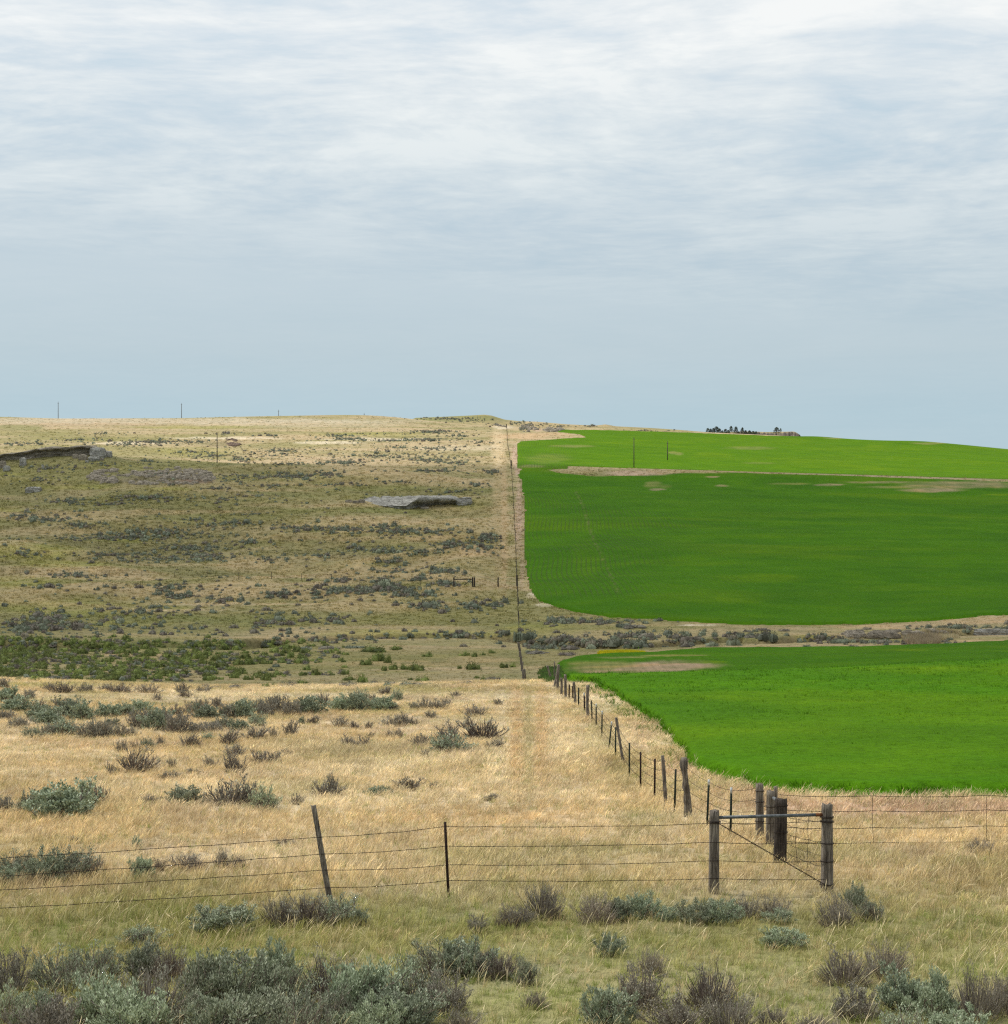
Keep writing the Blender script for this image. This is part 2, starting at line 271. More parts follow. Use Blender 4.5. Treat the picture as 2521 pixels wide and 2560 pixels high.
# (cx, cy, rx, ry, colour, strength, dmin, dmax)
STK = [
 # foreground greener grass
 (1260, 2470, 3000, 260, np.array((.25, .265, .085)), .95, 0, 60), (1900, 2330, 900, 60, OLIVE, .5, 0, 60), (400, 2330, 900, 60, OLIVE, .4, 0, 60), (1250, 2220, 130, 18, GREEN, .5, 0, 60), (1500, 2215, 120, 14, GREEN, .5, 0, 60),
 (1600, 2060, 90, 40, GREEN, .35, 0, 80), (1560, 1930, 60, 60, OLIVE, .4, 0, 90), (1500, 1850, 50, 50, OLIVE, .35, 0, 90), (900, 1890, 200, 30, OLIVE, .3, 0, 90), (700, 1955, 60, 10, GREEN, .35, 0, 90), (60, 1975, 200, 12, STRAW, .4, 0, 90),
 # wheel tracks over the near meadow
 (1290, 1850, 16, 170, ORNG, .8, 0, 100), (1352, 1850, 18, 160, ORNG, .75, 0, 100), (1256, 1850, 10, 150, PALE, .6, 0, 100), (1385, 1800, 14, 110, PALE, .6, 0, 100), (1240, 1900, 30, 60, PALE, .5, 0, 90), (1320, 1860, 14, 170, OLIVE, .45, 0, 100), (1220, 2040, 300, 30, ORNG, .35, 0, 90), (1500, 1760, 60, 40, PALE, .6, 0, 100), (1600, 1850, 30, 50, PINK, .45, 0, 90), (1700, 1920, 50, 30, PINK, .6, 0, 80), (1850, 1985, 110, 14, PINK, .7, 0, 80),
 (2300, 2025, 600, 24, PINK, .95, 0, 60), (1950, 2010, 120, 18, PINK, .8, 0, 60), (300, 1860, 500, 12, ORNG, .3, 0, 90), (500, 1950, 400, 10, ORNG, .35, 0, 90), (800, 2000, 700, 40, PALE, .35, 0, 90), (250, 1800, 500, 60, STRAW, .3, 0, 95), (300, 1745, 800, 12, PALE, .5, 0, 110), (900, 1740, 500, 10, PALE, .4, 0, 110),
 (1000, 2150, 700, 60, PALE, .3, 0, 70), (150, 1712, 300, 7, YGRN, .35, 90, 110),
 # valley
 (300, 1650, 700, 60, OLIVE, .5, 130, 240), (420, 1680, 120, 8, ORNG, .6, 130, 240), (700, 1655, 130, 7, ORNG, .5, 130, 240), (330, 1638, 130, 5, ORNG, .5, 130, 240), (1000, 1660, 250, 8, ORNG, .4, 130, 240), (1200, 1650, 90, 10, ORNG, .45, 130, 240), (950, 1690, 400, 12, GREEN, .35, 130, 240),
 (1290, 1690, 90, 26, GREEN, .55, 120, 240), (1370, 1650, 70, 25, TAN, .3, 130, 240), (700, 1705, 500, 5, GREEN, .5, 130, 200),
 (1050, 1585, 300, 12, YGRN, .6, 190, 260), (1350, 1575, 120, 16, YGRN, .45, 190, 260), (560, 1608, 60, 8, YGRN, .8, 190, 260), (1500, 1585, 300, 20, OLIVE, .4, 190, 260), (1900, 1590, 90, 14, GREEN, .8, 190, 260), (1550, 1612, 260, 12, OLIVE * .7, .7, 180, 260), (1800, 1600, 150, 10, OLIVE * .75, .6, 180, 260), (400, 1612, 380, 10, GREEN * .6, .6, 180, 240), (2250, 1588, 160, 6, DARK * 1.5, .5, 190, 260), (2030, 1592, 70, 8, YGRN, .7, 190, 260),
 (1650, 1560, 250, 6, TAN, .6, 200, 260), (2200, 1566, 150, 6, ORNG, .7, 200, 260), (2440, 1552, 120, 8, ORNG, .7, 200, 260), (2460, 1603, 120, 6, ORNG, .9, 180, 260), (2250, 1605, 180, 12, OLIVE, .4, 180, 260), (1600, 1634, 250, 4, TAN, .7, 180, 260),
 # middle hillside, with the shading of its folds painted in among the grass colours
 (300, 1480, 260, 6, TAN, .9, 200, 560), (230, 1468, 140, 8, TAN, .7, 200, 560), (600, 1405, 60, 22, TAN, .95, 200, 560), (700, 1420, 180, 20, TAN, .7, 200, 560), (640, 1510, 260, 3.5, STRAW, .95, 200, 560), (470, 1526, 140, 3, STRAW, .9, 200, 560), (850, 1510, 160, 4, TAN, .6, 200, 560),
 (640, 1545, 330, 24, GREEN, .7, 200, 560), (1000, 1550, 300, 20, OLIVE, .6, 200, 560), (60, 1380, 160, 26, YGRN, .6, 200, 560), (150, 1410, 140, 10, YGRN, .55, 200, 560), (30, 1455, 110, 18, YGRN, .45, 200, 560), (300, 1350, 90, 8, YGRN, .5, 200, 560), (160, 1520, 200, 22, YGRN, .35, 200, 560), (300, 1560, 150, 8, YGRN, .4, 200, 560), (450, 1520, 60, 6, YGRN, .5, 200, 560),
 (180, 1218, 140, 6, YGRN, .45, 350, 560), (420, 1222, 70, 5, YGRN, .55, 350, 560), (20, 1184, 60, 4, YGRN, .7, 350, 560), (40, 1275, 60, 6, YGRN, .5, 350, 560),
 (150, 1290, 220, 12, TAN, .8, 300, 560), (420, 1280, 300, 7, TAN, .85, 300, 560), (650, 1225, 200, 4, TAN, .8, 300, 560), (800, 1212, 160, 3, TAN, .7, 300, 560), (1150, 1300, 100, 50, OLIVE, .2, 300, 560), (600, 1300, 250, 18, OLIVE, .55, 300, 560), (900, 1280, 230, 14, GREEN, .6, 300, 560), (1000, 1222, 300, 7, GREEN, .5, 300, 600), (700, 1195, 350, 12, OLIVE, .6, 300, 600), (750, 1250, 160, 14, GREEN, .55, 300, 600), (400, 1160, 200, 16, OLIVE, .6, 300, 600), (360, 1195, 170, 16, np.array((.17, .14, .11)), .7, 300, 600), (480, 1203, 70, 8, np.array((.2, .13, .11)), .8, 300, 600), (120, 1160, 150, 10, DARK * 1.3, .5, 300, 600), (150, 1180, 260, 30, OLIVE, .65, 300, 571),  # darkest strokes: shade in outcrop gaps and of the slope facing put into colour
 (850, 1345, 300, 8, TAN, .8, 300, 560), (1130, 1345, 120, 10, ORNG, .5, 300, 560), (900, 1395, 300, 10, TAN, .6, 300, 560), (1000, 1430, 260, 12, TAN, .55, 250, 560), (1150, 1470, 140, 8, ORNG, .45, 250, 560), (1000, 1445, 300, 6, TAN, .7, 250, 560), (120, 1330, 150, 8, TAN, .6, 250, 560), (1190, 1380, 60, 14, ORNG, .35, 250, 560), (420, 1500, 300, 10, OLIVE, .4, 250, 560),
 # track beside the fence up the hillside
 (1250, 1290, 20, 220, TAN, .85, 240, 700), (1245, 1120, 22, 60, STRAW, .9, 560, 900), (1262, 1320, 9, 200, ORNG, .5, 240, 700),
 (1298, 1300, 10, 110, PINK, .95, 240, 640), (1305, 1430, 7, 40, PINK, .7, 240, 640), (1290, 1140, 12, 35, PINK, 1, 560, 900), (1300, 1180, 14, 12, PINK, 1, 540, 700), (1300, 1380, 10, 60, GREEN, .3, 240, 640), (1330, 1490, 14, 9, PALE, .9, 240, 640), (1360, 1512, 22, 6, PALE, .7, 240, 640), (1450, 1540, 70, 3, TAN, .8, 240, 640), (1750, 1563, 60, 3, PALE, .8, 230, 300),
 # terrace and upper slope
 (1450, 1178, 70, 5, TAN, .9, 540, 640), (1590, 1183, 90, 9, PINK, .95, 540, 640), (1700, 1172, 120, 4, TAN, .9, 540, 640), (2200, 1190, 460, 12, np.array((.31, .255, .15)), .9, 540, 640), (1800, 1180, 200, 10, TAN, .8, 540, 640),
 (300, 1052, 900, 8, PALE * .75, .7, 600, 1200), (760, 1058, 300, 14, PALE * .85, .4, 600, 1200), (200, 1062, 260, 5, PINK, .35, 600, 1200), (50, 1068, 70, 9, GREEN, .8, 600, 1200), (500, 1068, 180, 5, YGRN, .5, 600, 1200), (250, 1093, 260, 12, OLIVE, .6, 600, 1200), (330, 1108, 120, 4, PALE, .8, 600, 1200), (560, 1095, 150, 3, PALE, .8, 600, 1200), (500, 1128, 130, 12, YGRN, .35, 600, 1200), (560, 1110, 60, 8, BROWN, .45, 600, 1200), (950, 1099, 160, 4, PALE, 1, 600, 1200), (820, 1108, 100, 4, PALE, .9, 600, 1200), (930, 1086, 200, 5, YGRN, .5, 600, 1200), (1190, 1070, 60, 4, GREEN, .5, 600, 1200), (1150, 1120, 120, 8, PALE, .4, 600, 1200), (850, 1150, 200, 10, PINK, .3, 600, 1200), (1260, 1068, 30, 5, PALE, .7, 600, 1200),
 (1330, 1090, 110, 9, ORNG, .9, 620, 960), (1400, 1092, 70, 4, TAN, 1, 620, 960), (1345, 1075, 14, 6, PINK, .9, 620, 960), (1500, 1070, 500, 4, STRAW, .5, 860, 960),
 (1130, 1046, 200, 9, GREEN, .75, 940, 1200), (1180, 1040, 60, 4, OLIVE, .6, 940, 1200), (1500, 1062, 300, 8, TAN, .7, 940, 1200), (1800, 1085, 200, 8, TAN, .7, 880, 1200),
]
def paint(X, Y, Z):
    px, py = proj(X, Y, Z)
    n1 = fbm(X / 9, Y / 6, 41, 4); n2 = fbm(X / 40, Y / 15, 42, 4); n3 = fbm(X / 2.2, Y / 1.6, 43, 3)
    col = np.empty(X.shape + (3,)); col[:] = STRAW
    def mixin(c, a):
        a = np.clip(a, 0, 1)[..., None]; col[:] = col * (1 - a) + c * a
    mixin(PALE, sstep(.0, .5, n1) * .5); mixin(ORNG, sstep(.15, .55, n2) * .45 * (Y < 100)); mixin(OLIVE, sstep(.1, .5, -n1) * .2)
    nb = fbm(X / 3.5, Y / 3.0, 47, 3) ; nc = fbm(X / 5.0, Y / 4.0, 48, 3); nr = (Y < 118)
    mixin(np.array((.40, .31, .23)), nr * sstep(.1, .5, nb) * .5); mixin(np.array((.27, .26, .10)), nr * sstep(.15, .55, nc) * .45); mixin(PALE, nr * sstep(.1, .5, -nc) * .45)
    m = (Y > 118); mixin(TAN, m * .8); mixin(OLIVE * .92, m * sstep(-.3, .25, n2 + .4 * n1) * .85); mixin(GREEN, m * sstep(.1, .5, fbm(X / 30, Y / 12, 45, 4)) * .5)
    rg = ridge(X, Y); lf = m * (Y > 225) * (Y < 575) * (1 - sstep(-10, 6, X)); mixin(TAN * 1.08, lf * sstep(.78, .97, rg) * .75); mixin(np.array((.205, .185, .08)), lf * sstep(.62, .25, rg) * 0 + lf * (1 - sstep(.3, .68, rg)) * .75)  # crests tan, hollows dark: relief shading put into colour besides real plant cover
    mixin(np.array((.15, .145, .055)), (Y > 400) * (Y < 574) * (1 - sstep(600, 900, px)) * .45)  # darker tone of the slope's facing, a shade put into the olive cover
    mixin(STRAW * .82, sstep(575, 620, Y) * .5); mixin(OLIVE, sstep(590, 620, Y) * sstep(.0, .45, n2) * .5)
    wx = px + 34 * fbm(px / 60, py / 14, 51, 3); wy = py + 9 * fbm(px / 50, py / 12, 52, 3)
    for cx, cy, rx, ry, c, s, d0, d1 in STK:
        r = np.hypot((np.where(rx < 60, px + 4 * n3, wx) - cx) / rx, (np.where(ry < 30, py * .6 + wy * .4, wy) - cy) / ry)
        a = s * (1 - sstep(.55, 1.15, r)) * ((Y > d0) & (Y < d1)) * (0.8 + .35 * n3)
        mixin(c, a)
    # bare earth on steep creek banks
    d = 0.7
    sl = np.hypot(tz(X + d, Y) - Z, tz(X, Y + d) - Z) / d
    mixin(BROWN, sstep(.55, .95, sl) * ((Y > 150) & (Y < 300)) * .6)
    col *= (1 + .12 * n3 + .08 * n1)[..., None]
    return np.clip(col, 0.01, 1)

# ------------------------------------------------------------------ helpers for objects
def mesh(name, V, Fc, mat=None, smooth=False):
    me = bpy.data.meshes.new(name)
    V = np.asarray(V, np.float32); me.vertices.add(len(V)); me.vertices.foreach_set('co', V.ravel())
    if len(Fc) == 0: me.update(); return me
    if isinstance(Fc, np.ndarray): k = Fc.shape[1]; tot = np.full(len(Fc), k, np.int32); idx = Fc.astype(np.int32).ravel()
    else: tot = np.array([len(f) for f in Fc], np.int32); idx = np.array([i for f in Fc for i in f], np.int32)
    me.loops.add(len(idx)); me.loops.foreach_set('vertex_index', idx)
    me.polygons.add(len(tot)); st = np.concatenate([[0], np.cumsum(tot)[:-1]]).astype(np.int32)
    me.polygons.foreach_set('loop_start', st); me.polygons.foreach_set('loop_total', tot)
    if smooth: me.polygons.foreach_set('use_smooth', np.ones(len(tot), bool))
    if mat: me.materials.append(mat)
    me.update(calc_edges=True); me.validate(); return me
def link(name, me, parent=None, loc=(0, 0, 0), rot=None, scl=None):
    o = bpy.data.objects.new(name, me); C.objects.link(o); o.location = loc
    if rot: o.rotation_euler = rot
    if scl: o.scale = scl
    if parent: o.parent = parent
    return o
def tag(o, label=None, cat=None, group=None, kind=None):
    if label: o['label'] = label
    if cat: o['category'] = cat
    if group: o['group'] = group
    if kind: o['kind'] = kind
    return o
def setcol(me, col, name='Col'):
    a = me.attributes.new(name, 'FLOAT_COLOR', 'POINT')
    c = np.ones((len(col), 4), np.float32); c[:, :3] = col; a.data.foreach_set('color', c.ravel())
class B:
    def __init__(s): s.v = []; s.f = []; s.n = 0
    def add(s, V, Fc):
        V = np.asarray(V, float); s.v.append(V); s.f += [tuple(int(i) + s.n for i in f) for f in Fc]; s.n += len(V)
    def tube(s, P, r, k=5, cap=True):
        P = [Vector(p) for p in P]; n = len(P); rr = r if isinstance(r, (list, tuple)) else [r] * n
        V = []; 
        for i, p in enumerate(P):
            t = (P[min(i + 1, n - 1)] - P[max(i - 1, 0)]).normalized()
            a = t.cross(Vector((0, 0, 1)) if abs(t.z) < .9 else Vector((1, 0, 0))).normalized(); b = t.cross(a)
            for q in range(k):
                an = 2 * math.pi * q / k; V.append(p + (a * math.cos(an) + b * math.sin(an)) * rr[i])
        Fc = [(i * k + q, i * k + (q + 1) % k, (i + 1) * k + (q + 1) % k, (i + 1) * k + q) for i in range(n - 1) for q in range(k)]
        if cap: Fc += [tuple(range(k))[::-1], tuple((n - 1) * k + q for q in range(k))]
        s.add([tuple(v) for v in V], Fc)
    def box(s, c, d, rz=0):
        x, y, z = [k / 2 for k in d]; co, si = math.cos(rz), math.sin(rz)
        V = [(c[0] + a * x * co - b * y * si, c[1] + a * x * si + b * y * co, c[2] + e * z) for a in (-1, 1) for b in (-1, 1) for e in (-1, 1)]
        s.add(V, [(0, 1, 3, 2), (4, 6, 7, 5), (0, 4, 5, 1), (2, 3, 7, 6), (0, 2, 6, 4), (1, 5, 7, 3)])
    def mesh(s, name, mat, smooth=False): return mesh(name, np.concatenate(s.v), s.f, mat, smooth)

# ------------------------------------------------------------------ materials
def mat(name): 
    m = bpy.data.materials.new(name); m.use_nodes = True; n = m.node_tree; n.nodes.clear()
    o = N(n, 'ShaderNodeOutputMaterial'); b = N(n, 'ShaderNodeBsdfPrincipled', inp={'Roughness': 0.9, 'Specular IOR Level': 0.15}); L(n, b.outputs[0], o.inputs[0])
    return m, n, b, o
def bump(n, b, h, s, d=0.02):
    k = N(n, 'ShaderNodeBump', inp={'Strength': s, 'Distance': d}); L(n, h, k.inputs['Height']); L(n, k.outputs[0], b.inputs['Normal'])
def tex(n, vec, scale, detail=4, rough=.55, mscale=None):
    if mscale: 
        m = N(n, 'ShaderNodeMapping'); m.inputs['Scale'].default_value = mscale; L(n, vec, m.inputs[0]); vec = m.outputs[0]
    t = N(n, 'ShaderNodeTexNoise', inp={'Scale': scale, 'Detail': detail, 'Roughness': rough}); L(n, vec, t.inputs['Vector']); return t.outputs[0]
def ground_mat():
    m, n, b, o = mat('ground'); at = N(n, 'ShaderNodeAttribute'); at.attribute_name = 'Col'
    g = N(n, 'ShaderNodeNewGeometry'); P = g.outputs['Position']
    f = tex(n, P, 2.2, 6, .7); f2 = tex(n, P, 0.33, 5, .65, (1, 1, 1)); f3 = tex(n, P, 9, 3, .6)
    v = ramp(n, f, [(.3, .68), (.5, 1.0), (.72, 1.22)]); v2 = ramp(n, f2, [(.33, (.80, .84, .80)), (.5, (1, 1, 1)), (.68, (1.16, 1.10, 1.02))])
    c = mixc(n, 1, at.outputs['Color'], v, 'MULTIPLY'); c = mixc(n, 1, c, v2, 'MULTIPLY')
    L(n, c, b.inputs['Base Color']); h = math_(n, 'ADD', math_(n, 'MULTIPLY', f, .7), math_(n, 'MULTIPLY', f3, .3)); bump(n, b, h, .9, .3); return m
def crop_mat():
    m, n, b, o = mat('crop'); at = N(n, 'ShaderNodeAttribute'); at.attribute_name = 'Col'
    g = N(n, 'ShaderNodeNewGeometry'); P = g.outputs['Position']
    f = tex(n, P, 2.6, 6, .7); f2 = tex(n, P, 0.12, 5, .6, (.8, 1.1, 1))
    v = ramp(n, f, [(.3, .72), (.5, 1.0), (.72, 1.2)]); v2 = ramp(n, f2, [(.35, (.86, .90, .9)), (.5, (1, 1, 1)), (.66, (1.22, 1.08, .9))])
    c = mixc(n, 1, at.outputs['Color'], v, 'MULTIPLY'); c = mixc(n, 1, c, v2, 'MULTIPLY')
    # drilled rows: narrow bare gaps that follow the sweep of the tractor
    sp = N(n, 'ShaderNodeSeparateXYZ'); L(n, P, sp.inputs[0])
    wob = tex(n, P, 1.0, 1, .4, (.004, .012, .001)); x = math_(n, 'ADD', sp.outputs[0], math_(n, 'MULTIPLY', wob, 6.0))
    st = math_(n, 'SINE', math_(n, 'MULTIPLY', x, 2 * math.pi / 0.9))
    rowm = N(n, 'ShaderNodeAttribute'); rowm.attribute_name = 'rows'
    brk = ramp(n, tex(n, P, .05, 4, .6), [(.34, .15), (.58, 1)])
    k = math_(n, 'MULTIPLY', math_(n, 'MULTIPLY', ramp(n, st, [(.25, 0), (.85, 1)]), rowm.outputs['Fac']), brk)
    c = mixc(n, math_(n, 'MULTIPLY', k, .6), c, (.055, .085, .02))
    b.inputs['Specular IOR Level'].default_value = .03; L(n, c, b.inputs['Base Color']); h = math_(n, 'SUBTRACT', f, math_(n, 'MULTIPLY', k, .15)); bump(n, b, h, .8, .25); return m
def leaf_mat(name, cols, inst=False, tr=.25, rough=.7, spec=.25):
    m, n, b, o = mat(name); b.inputs['Roughness'].default_value = rough; b.inputs['Specular IOR Level'].default_value = spec
    g = N(n, 'ShaderNodeNewGeometry'); oi = N(n, 'ShaderNodeObjectInfo')
    r = ramp(n, g.outputs['Random Per Island'], [(i / max(1, len(cols) - 1), c) for i, c in enumerate(cols)])
    if inst:
        at = N(n, 'ShaderNodeAttribute'); at.attribute_type = 'INSTANCER'; at.attribute_name = 'tint'
        r = mixc(n, 1, at.outputs['Color'], r, 'MULTIPLY')
    else:
        v = ramp(n, oi.outputs['Random'], [(0, (.66, .62, .60)), (.3, (.95, .97, .92)), (.55, (.86, .80, .76)), (.75, (1.05, 1.08, 1.0)), (1, (1.3, 1.27, 1.12))]); r = mixc(n, 1, r, v, 'MULTIPLY')
    L(n, r, b.inputs['Base Color'])
    t = N(n, 'ShaderNodeBsdfTranslucent'); L(n, r, t.inputs[0]); mx = N(n, 'ShaderNodeMixShader'); mx.inputs[0].default_value = tr
    L(n, b.outputs[0], mx.inputs[1]); L(n, t.outputs[0], mx.inputs[2]); L(n, mx.outputs[0], o.inputs[0]); return m
def wood_mat(name, c0, c1, c2):
    m, n, b, o = mat(name); tcn = N(n, 'ShaderNodeTexCoord'); P = tcn.outputs['Object']
    f = tex(n, P, 9, 6, .65, (6, 6, .35)); f2 = tex(n, P, 3, 4, .6, (1.5, 1.5, .7)); f3 = tex(n, P, 30, 5, .7, (4, 4, .3))
    c = ramp(n, f, [(.32, c0), (.5, c1), (.68, c2)]); v = ramp(n, f2, [(.3, (.55, .52, .5)), (.5, (.95, .95, .95)), (.7, (1.3, 1.27, 1.2))])
    c = mixc(n, 1, c, v, 'MULTIPLY'); c = mixc(n, ramp(n, f3, [(.30, 1), (.42, 0)]), c, (.02, .017, .014)); L(n, c, b.inputs['Base Color'])
    h = math_(n, 'ADD', f, math_(n, 'MULTIPLY', f3, .6)); bump(n, b, h, 1, .02); return m
def rock_mat(name, c0, c1, c2, sc_=.5):
    m, n, b, o = mat(name); g = N(n, 'ShaderNodeNewGeometry'); P = g.outputs['Position']
    f = tex(n, P, sc_, 8, .68, (1, 1, 2.5)); f2 = tex(n, P, sc_ * 5, 6, .7, (1, 1, 2)); vo = N(n, 'ShaderNodeTexVoronoi', feature='DISTANCE_TO_EDGE', inp={'Scale': sc_ * 1.2}); L(n, P, vo.inputs['Vector'])
    c = ramp(n, f, [(.32, c0), (.5, c1), (.68, c2)]); c = mixc(n, 1, c, ramp(n, f2, [(.3, .6), (.5, 1.0), (.7, 1.25)]), 'MULTIPLY')
    c = mixc(n, math_(n, 'MULTIPLY', ramp(n, vo.outputs[0], [(0, 1), (.05, 0)]), .6), c, (.09, .08, .065)); L(n, c, b.inputs['Base Color'])
    bump(n, b, math_(n, 'ADD', f, math_(n, 'MULTIPLY', f2, .5)), 1, .5); return m
def metal_mat(name, c, met=.6, rough=.55, c2=None):
    m, n, b, o = mat(name); g = N(n, 'ShaderNodeNewGeometry'); f = tex(n, g.outputs['Position'], 14, 5, .6)
    cc_ = ramp(n, f, [(.35, c), (.65, c2 or tuple(k * 1.4 for k in c))]); L(n, cc_, b.inputs['Base Color']); b.inputs['Metallic'].default_value = met; b.inputs['Roughness'].default_value = rough
    bump(n, b, f, .3, .004); return m
M = {}
M['ground'] = ground_mat(); M['crop'] = crop_mat()
M['grass'] = leaf_mat('grass', [(.55, .52, .46), (.95, .95, .95), (1.35, 1.3, 1.2), (.85, .95, .7), (1.1, 1.05, 1)], inst=True, tr=.28)
M['cropleaf'] = leaf_mat('crop_leaf', [(.75, .85, .8), (1, 1, 1), (1.35, 1.1, 1.2)], inst=True, tr=.35, rough=.6, spec=.1)
M['sage_leaf'] = leaf_mat('sage_leaf', [(.13, .155, .095), (.28, .325, .22), (.50, .555, .42), (.36, .405, .295), (.20, .235, .145)], tr=.06)
M['sage_grey'] = leaf_mat('sage_grey', [(.19, .175, .15), (.31, .295, .24), (.44, .42, .345)], tr=.03)
M['twig'] = leaf_mat('twig', [(.14, .112, .092), (.25, .21, .178), (.38, .335, .29)], tr=0)
M['far_sage'] = leaf_mat('far_sage', [(.085, .095, .062), (.145, .165, .115), (.23, .255, .19), (.14, .125, .095)], tr=.15)
M['far_twig'] = leaf_mat('far_twig', [(.09, .078, .06), (.16, .14, .11), (.24, .215, .175)], tr=0)
M['stem'] = leaf_mat('stem', [(.14, .115, .098), (.26, .222, .19)], tr=0)
M['green_leaf'] = leaf_mat('green_leaf', [(.08, .105, .03), (.15, .185, .05), (.26, .31, .09), (.13, .13, .06)], tr=.3)
M['pine'] = leaf_mat('pine', [(.06, .085, .065), (.09, .12, .09), (.13, .16, .12)], tr=.2)
M['yellow'] = leaf_mat('yellow', [(.5, .42, .01), (.62, .52, .02)], tr=.3)
M['post'] = wood_mat('weathered_post', (.055, .043, .034), (.17, .145, .118), (.38, .335, .28))
M['post_dark'] = wood_mat('dark_post', (.02, .016, .013), (.055, .045, .037), (.12, .10, .085))
M['wire'] = metal_mat('rusty_wire', (.03, .022, .018), .3, .7); M['tpost'] = metal_mat('green_post', (.012, .028, .018), .2, .6, (.03, .03, .02)); M['rustpost'] = metal_mat('brown_post', (.025, .014, .01), .2, .7)
M['tip'] = metal_mat('pale_paint', (.45, .47, .46), .1, .5); M['pipe'] = metal_mat('pipe', (.07, .08, .085), .4, .6, (.17, .18, .185)); M['rust'] = metal_mat('rust', (.13, .055, .025), .2, .8)
M['rock'] = rock_mat('grey_rock', (.17, .16, .135), (.35, .335, .295), (.54, .52, .46), .6); M['rock2'] = rock_mat('tan_rock', (.16, .135, .10), (.32, .275, .21), (.50, .44, .35), .8)
M['earth'] = rock_mat('earth', (.11, .075, .055), (.20, .14, .105), (.30, .22, .17), .8)
M['pole'] = wood_mat('pole', (.06, .05, .042), (.10, .085, .07), (.16, .14, .12)); M['glass'] = metal_mat('insulator', (.18, .2, .2), 0, .2)

# ------------------------------------------------------------------ ground
def ysamples(n0=130):
    a = list(np.linspace(-30, 17, 14)); a += list(np.linspace(18, 90, 120)); a += list(np.linspace(90.5, 150, 100)); a += list(np.linspace(150.6, 262, 190)); a += list(np.linspace(263, 640, 270)); a += list(np.linspace(642, 900, 120)); a += list(np.linspace(906, 1150, 50)); a += list(np.linspace(1180, 4200, 14))
    return np.array(a)
YS = ysamples(); ui = np.linspace(-.29, .29, 470); uo = np.linspace(.31, .95, 14)
U = np.concatenate([-uo[::-1], ui, uo])
GX, GY = np.meshgrid(U, YS); GX = GX * np.maximum(GY, 0) + np.sign(GX) * np.abs(GX) * 14 * (1 - sstep(20, 60, GY)); GZ = tz(GX, GY)
def grid_faces(nr, nc, keep=None):
    i = np.arange(nr - 1)[:, None] * nc + np.arange(nc - 1)[None]; q = np.stack([i, i + 1, i + nc + 1, i + nc], -1).reshape(-1, 4)
    return q if keep is None else q[keep.reshape(-1)]
fn, fm, fu = field_of(GX, GY, GZ)
col = paint(GX, GY, GZ); anyf = fn | fm | fu
col = np.where(anyf[..., None], SOIL * .9, col); col = col * (1 - .2 * (1 - sstep(30, 44, GY)))[..., None]  # near ground darkened under the grass: shade of the gaps put into colour
V = np.stack([GX, GY, GZ], -1).reshape(-1, 3)
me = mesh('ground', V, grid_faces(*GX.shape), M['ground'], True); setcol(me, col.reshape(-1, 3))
tag(link('ground', me), kind='structure')

# crop: a raised canopy over the sown ground
CROPC = np.array((.057, .157, .003)); CROPD = np.array((.041, .125, .004)); SPARSE = np.array((.22, .22, .07)); CYEL = np.array((.108, .195, .003)); BARE = np.array((.36, .26, .165))
CSTK = [(1560, 1682, 150, 15, BARE, 1.0, 100, 210), (1680, 1674, 130, 15, BARE, 1, 100, 210), (1500, 1672, 90, 14, SPARSE, .8, 100, 210), (1500, 1668, 80, 4, SPARSE, .9, 100, 210), (1760, 1665, 60, 5, CYEL, .9, 100, 210), (1560, 1652, 80, 3, SPARSE, .8, 100, 210), (1680, 1648, 90, 3, SPARSE, .9, 100, 210), (1480, 1683, 60, 5, SPARSE, .8, 100, 210), (2270, 1634, 60, 4, CYEL, .8, 100, 210), (1760, 1690, 60, 5, CYEL, .7, 100, 210),
 (2080, 1215, 40, 3, BARE, .8, 400, 640), (1980, 1212, 60, 3, SPARSE, .7, 400, 640), (1640, 1215, 30, 10, SPARSE, .8, 400, 640), (1645, 1227, 22, 3, BARE, .9, 400, 640), (1782, 1195, 14, 2, BARE, .9, 400, 640), (1810, 1218, 20, 3, BARE, .6, 400, 640), (2330, 1228, 80, 6, BARE, .9, 400, 640), (2260, 1220, 120, 4, SPARSE, .8, 400, 640), (2400, 1215, 160, 10, BARE, .65, 400, 640), (2500, 1240, 60, 3, CYEL, .9, 400, 640), (2200, 1208, 100, 3, BARE, .6, 400, 640), (1480, 1180, 110, 6, SPARSE, .85, 400, 640), (1600, 1186, 90, 6, BARE, .95, 400, 640), (1750, 1184, 90, 3, SPARSE, .8, 400, 640),
 (1370, 1150, 70, 14, SPARSE, .35, 560, 900), (1430, 1117, 60, 4, SPARSE, .8, 560, 900), (1330, 1168, 40, 4, BARE, .4, 560, 900), (1690, 1135, 16, 6, SPARSE, .9, 560, 900), (1780, 1140, 60, 8, CYEL, .8, 560, 900), (1880, 1122, 60, 5, SPARSE, .6, 560, 900), (2190, 1118, 30, 3, CYEL, .9, 560, 900), (2330, 1110, 40, 3, SPARSE, .9, 800, 900), (2080, 1097, 30, 2, SPARSE, .9, 800, 900), (1900, 1160, 40, 3, SPARSE, .4, 560, 900), (1800, 1105, 300, 8, CYEL, .3, 560, 900), (2200, 1125, 250, 8, CYEL, .45, 560, 900), (2050, 1150, 300, 10, CYEL, .35, 560, 900),
 (1750, 1500, 200, 18, CYEL, .45, 200, 560), (2300, 1475, 200, 8, CYEL, .3, 200, 560), (2000, 1290, 300, 10, CYEL, .3, 200, 560), (1900, 1450, 120, 12, CYEL, .5, 200, 560), (1700, 1410, 200, 8, CYEL, .25, 200, 560), (1470, 1400, 40, 60, CYEL, .25, 200, 560), (2000, 1760, 500, 20, CYEL, .4, 0, 100), (2400, 1690, 300, 16, CYEL, .45, 0, 130), (1900, 1850, 300, 30, CYEL, .25, 0, 90), (2250, 1950, 400, 30, CYEL, .25, 0, 90)]
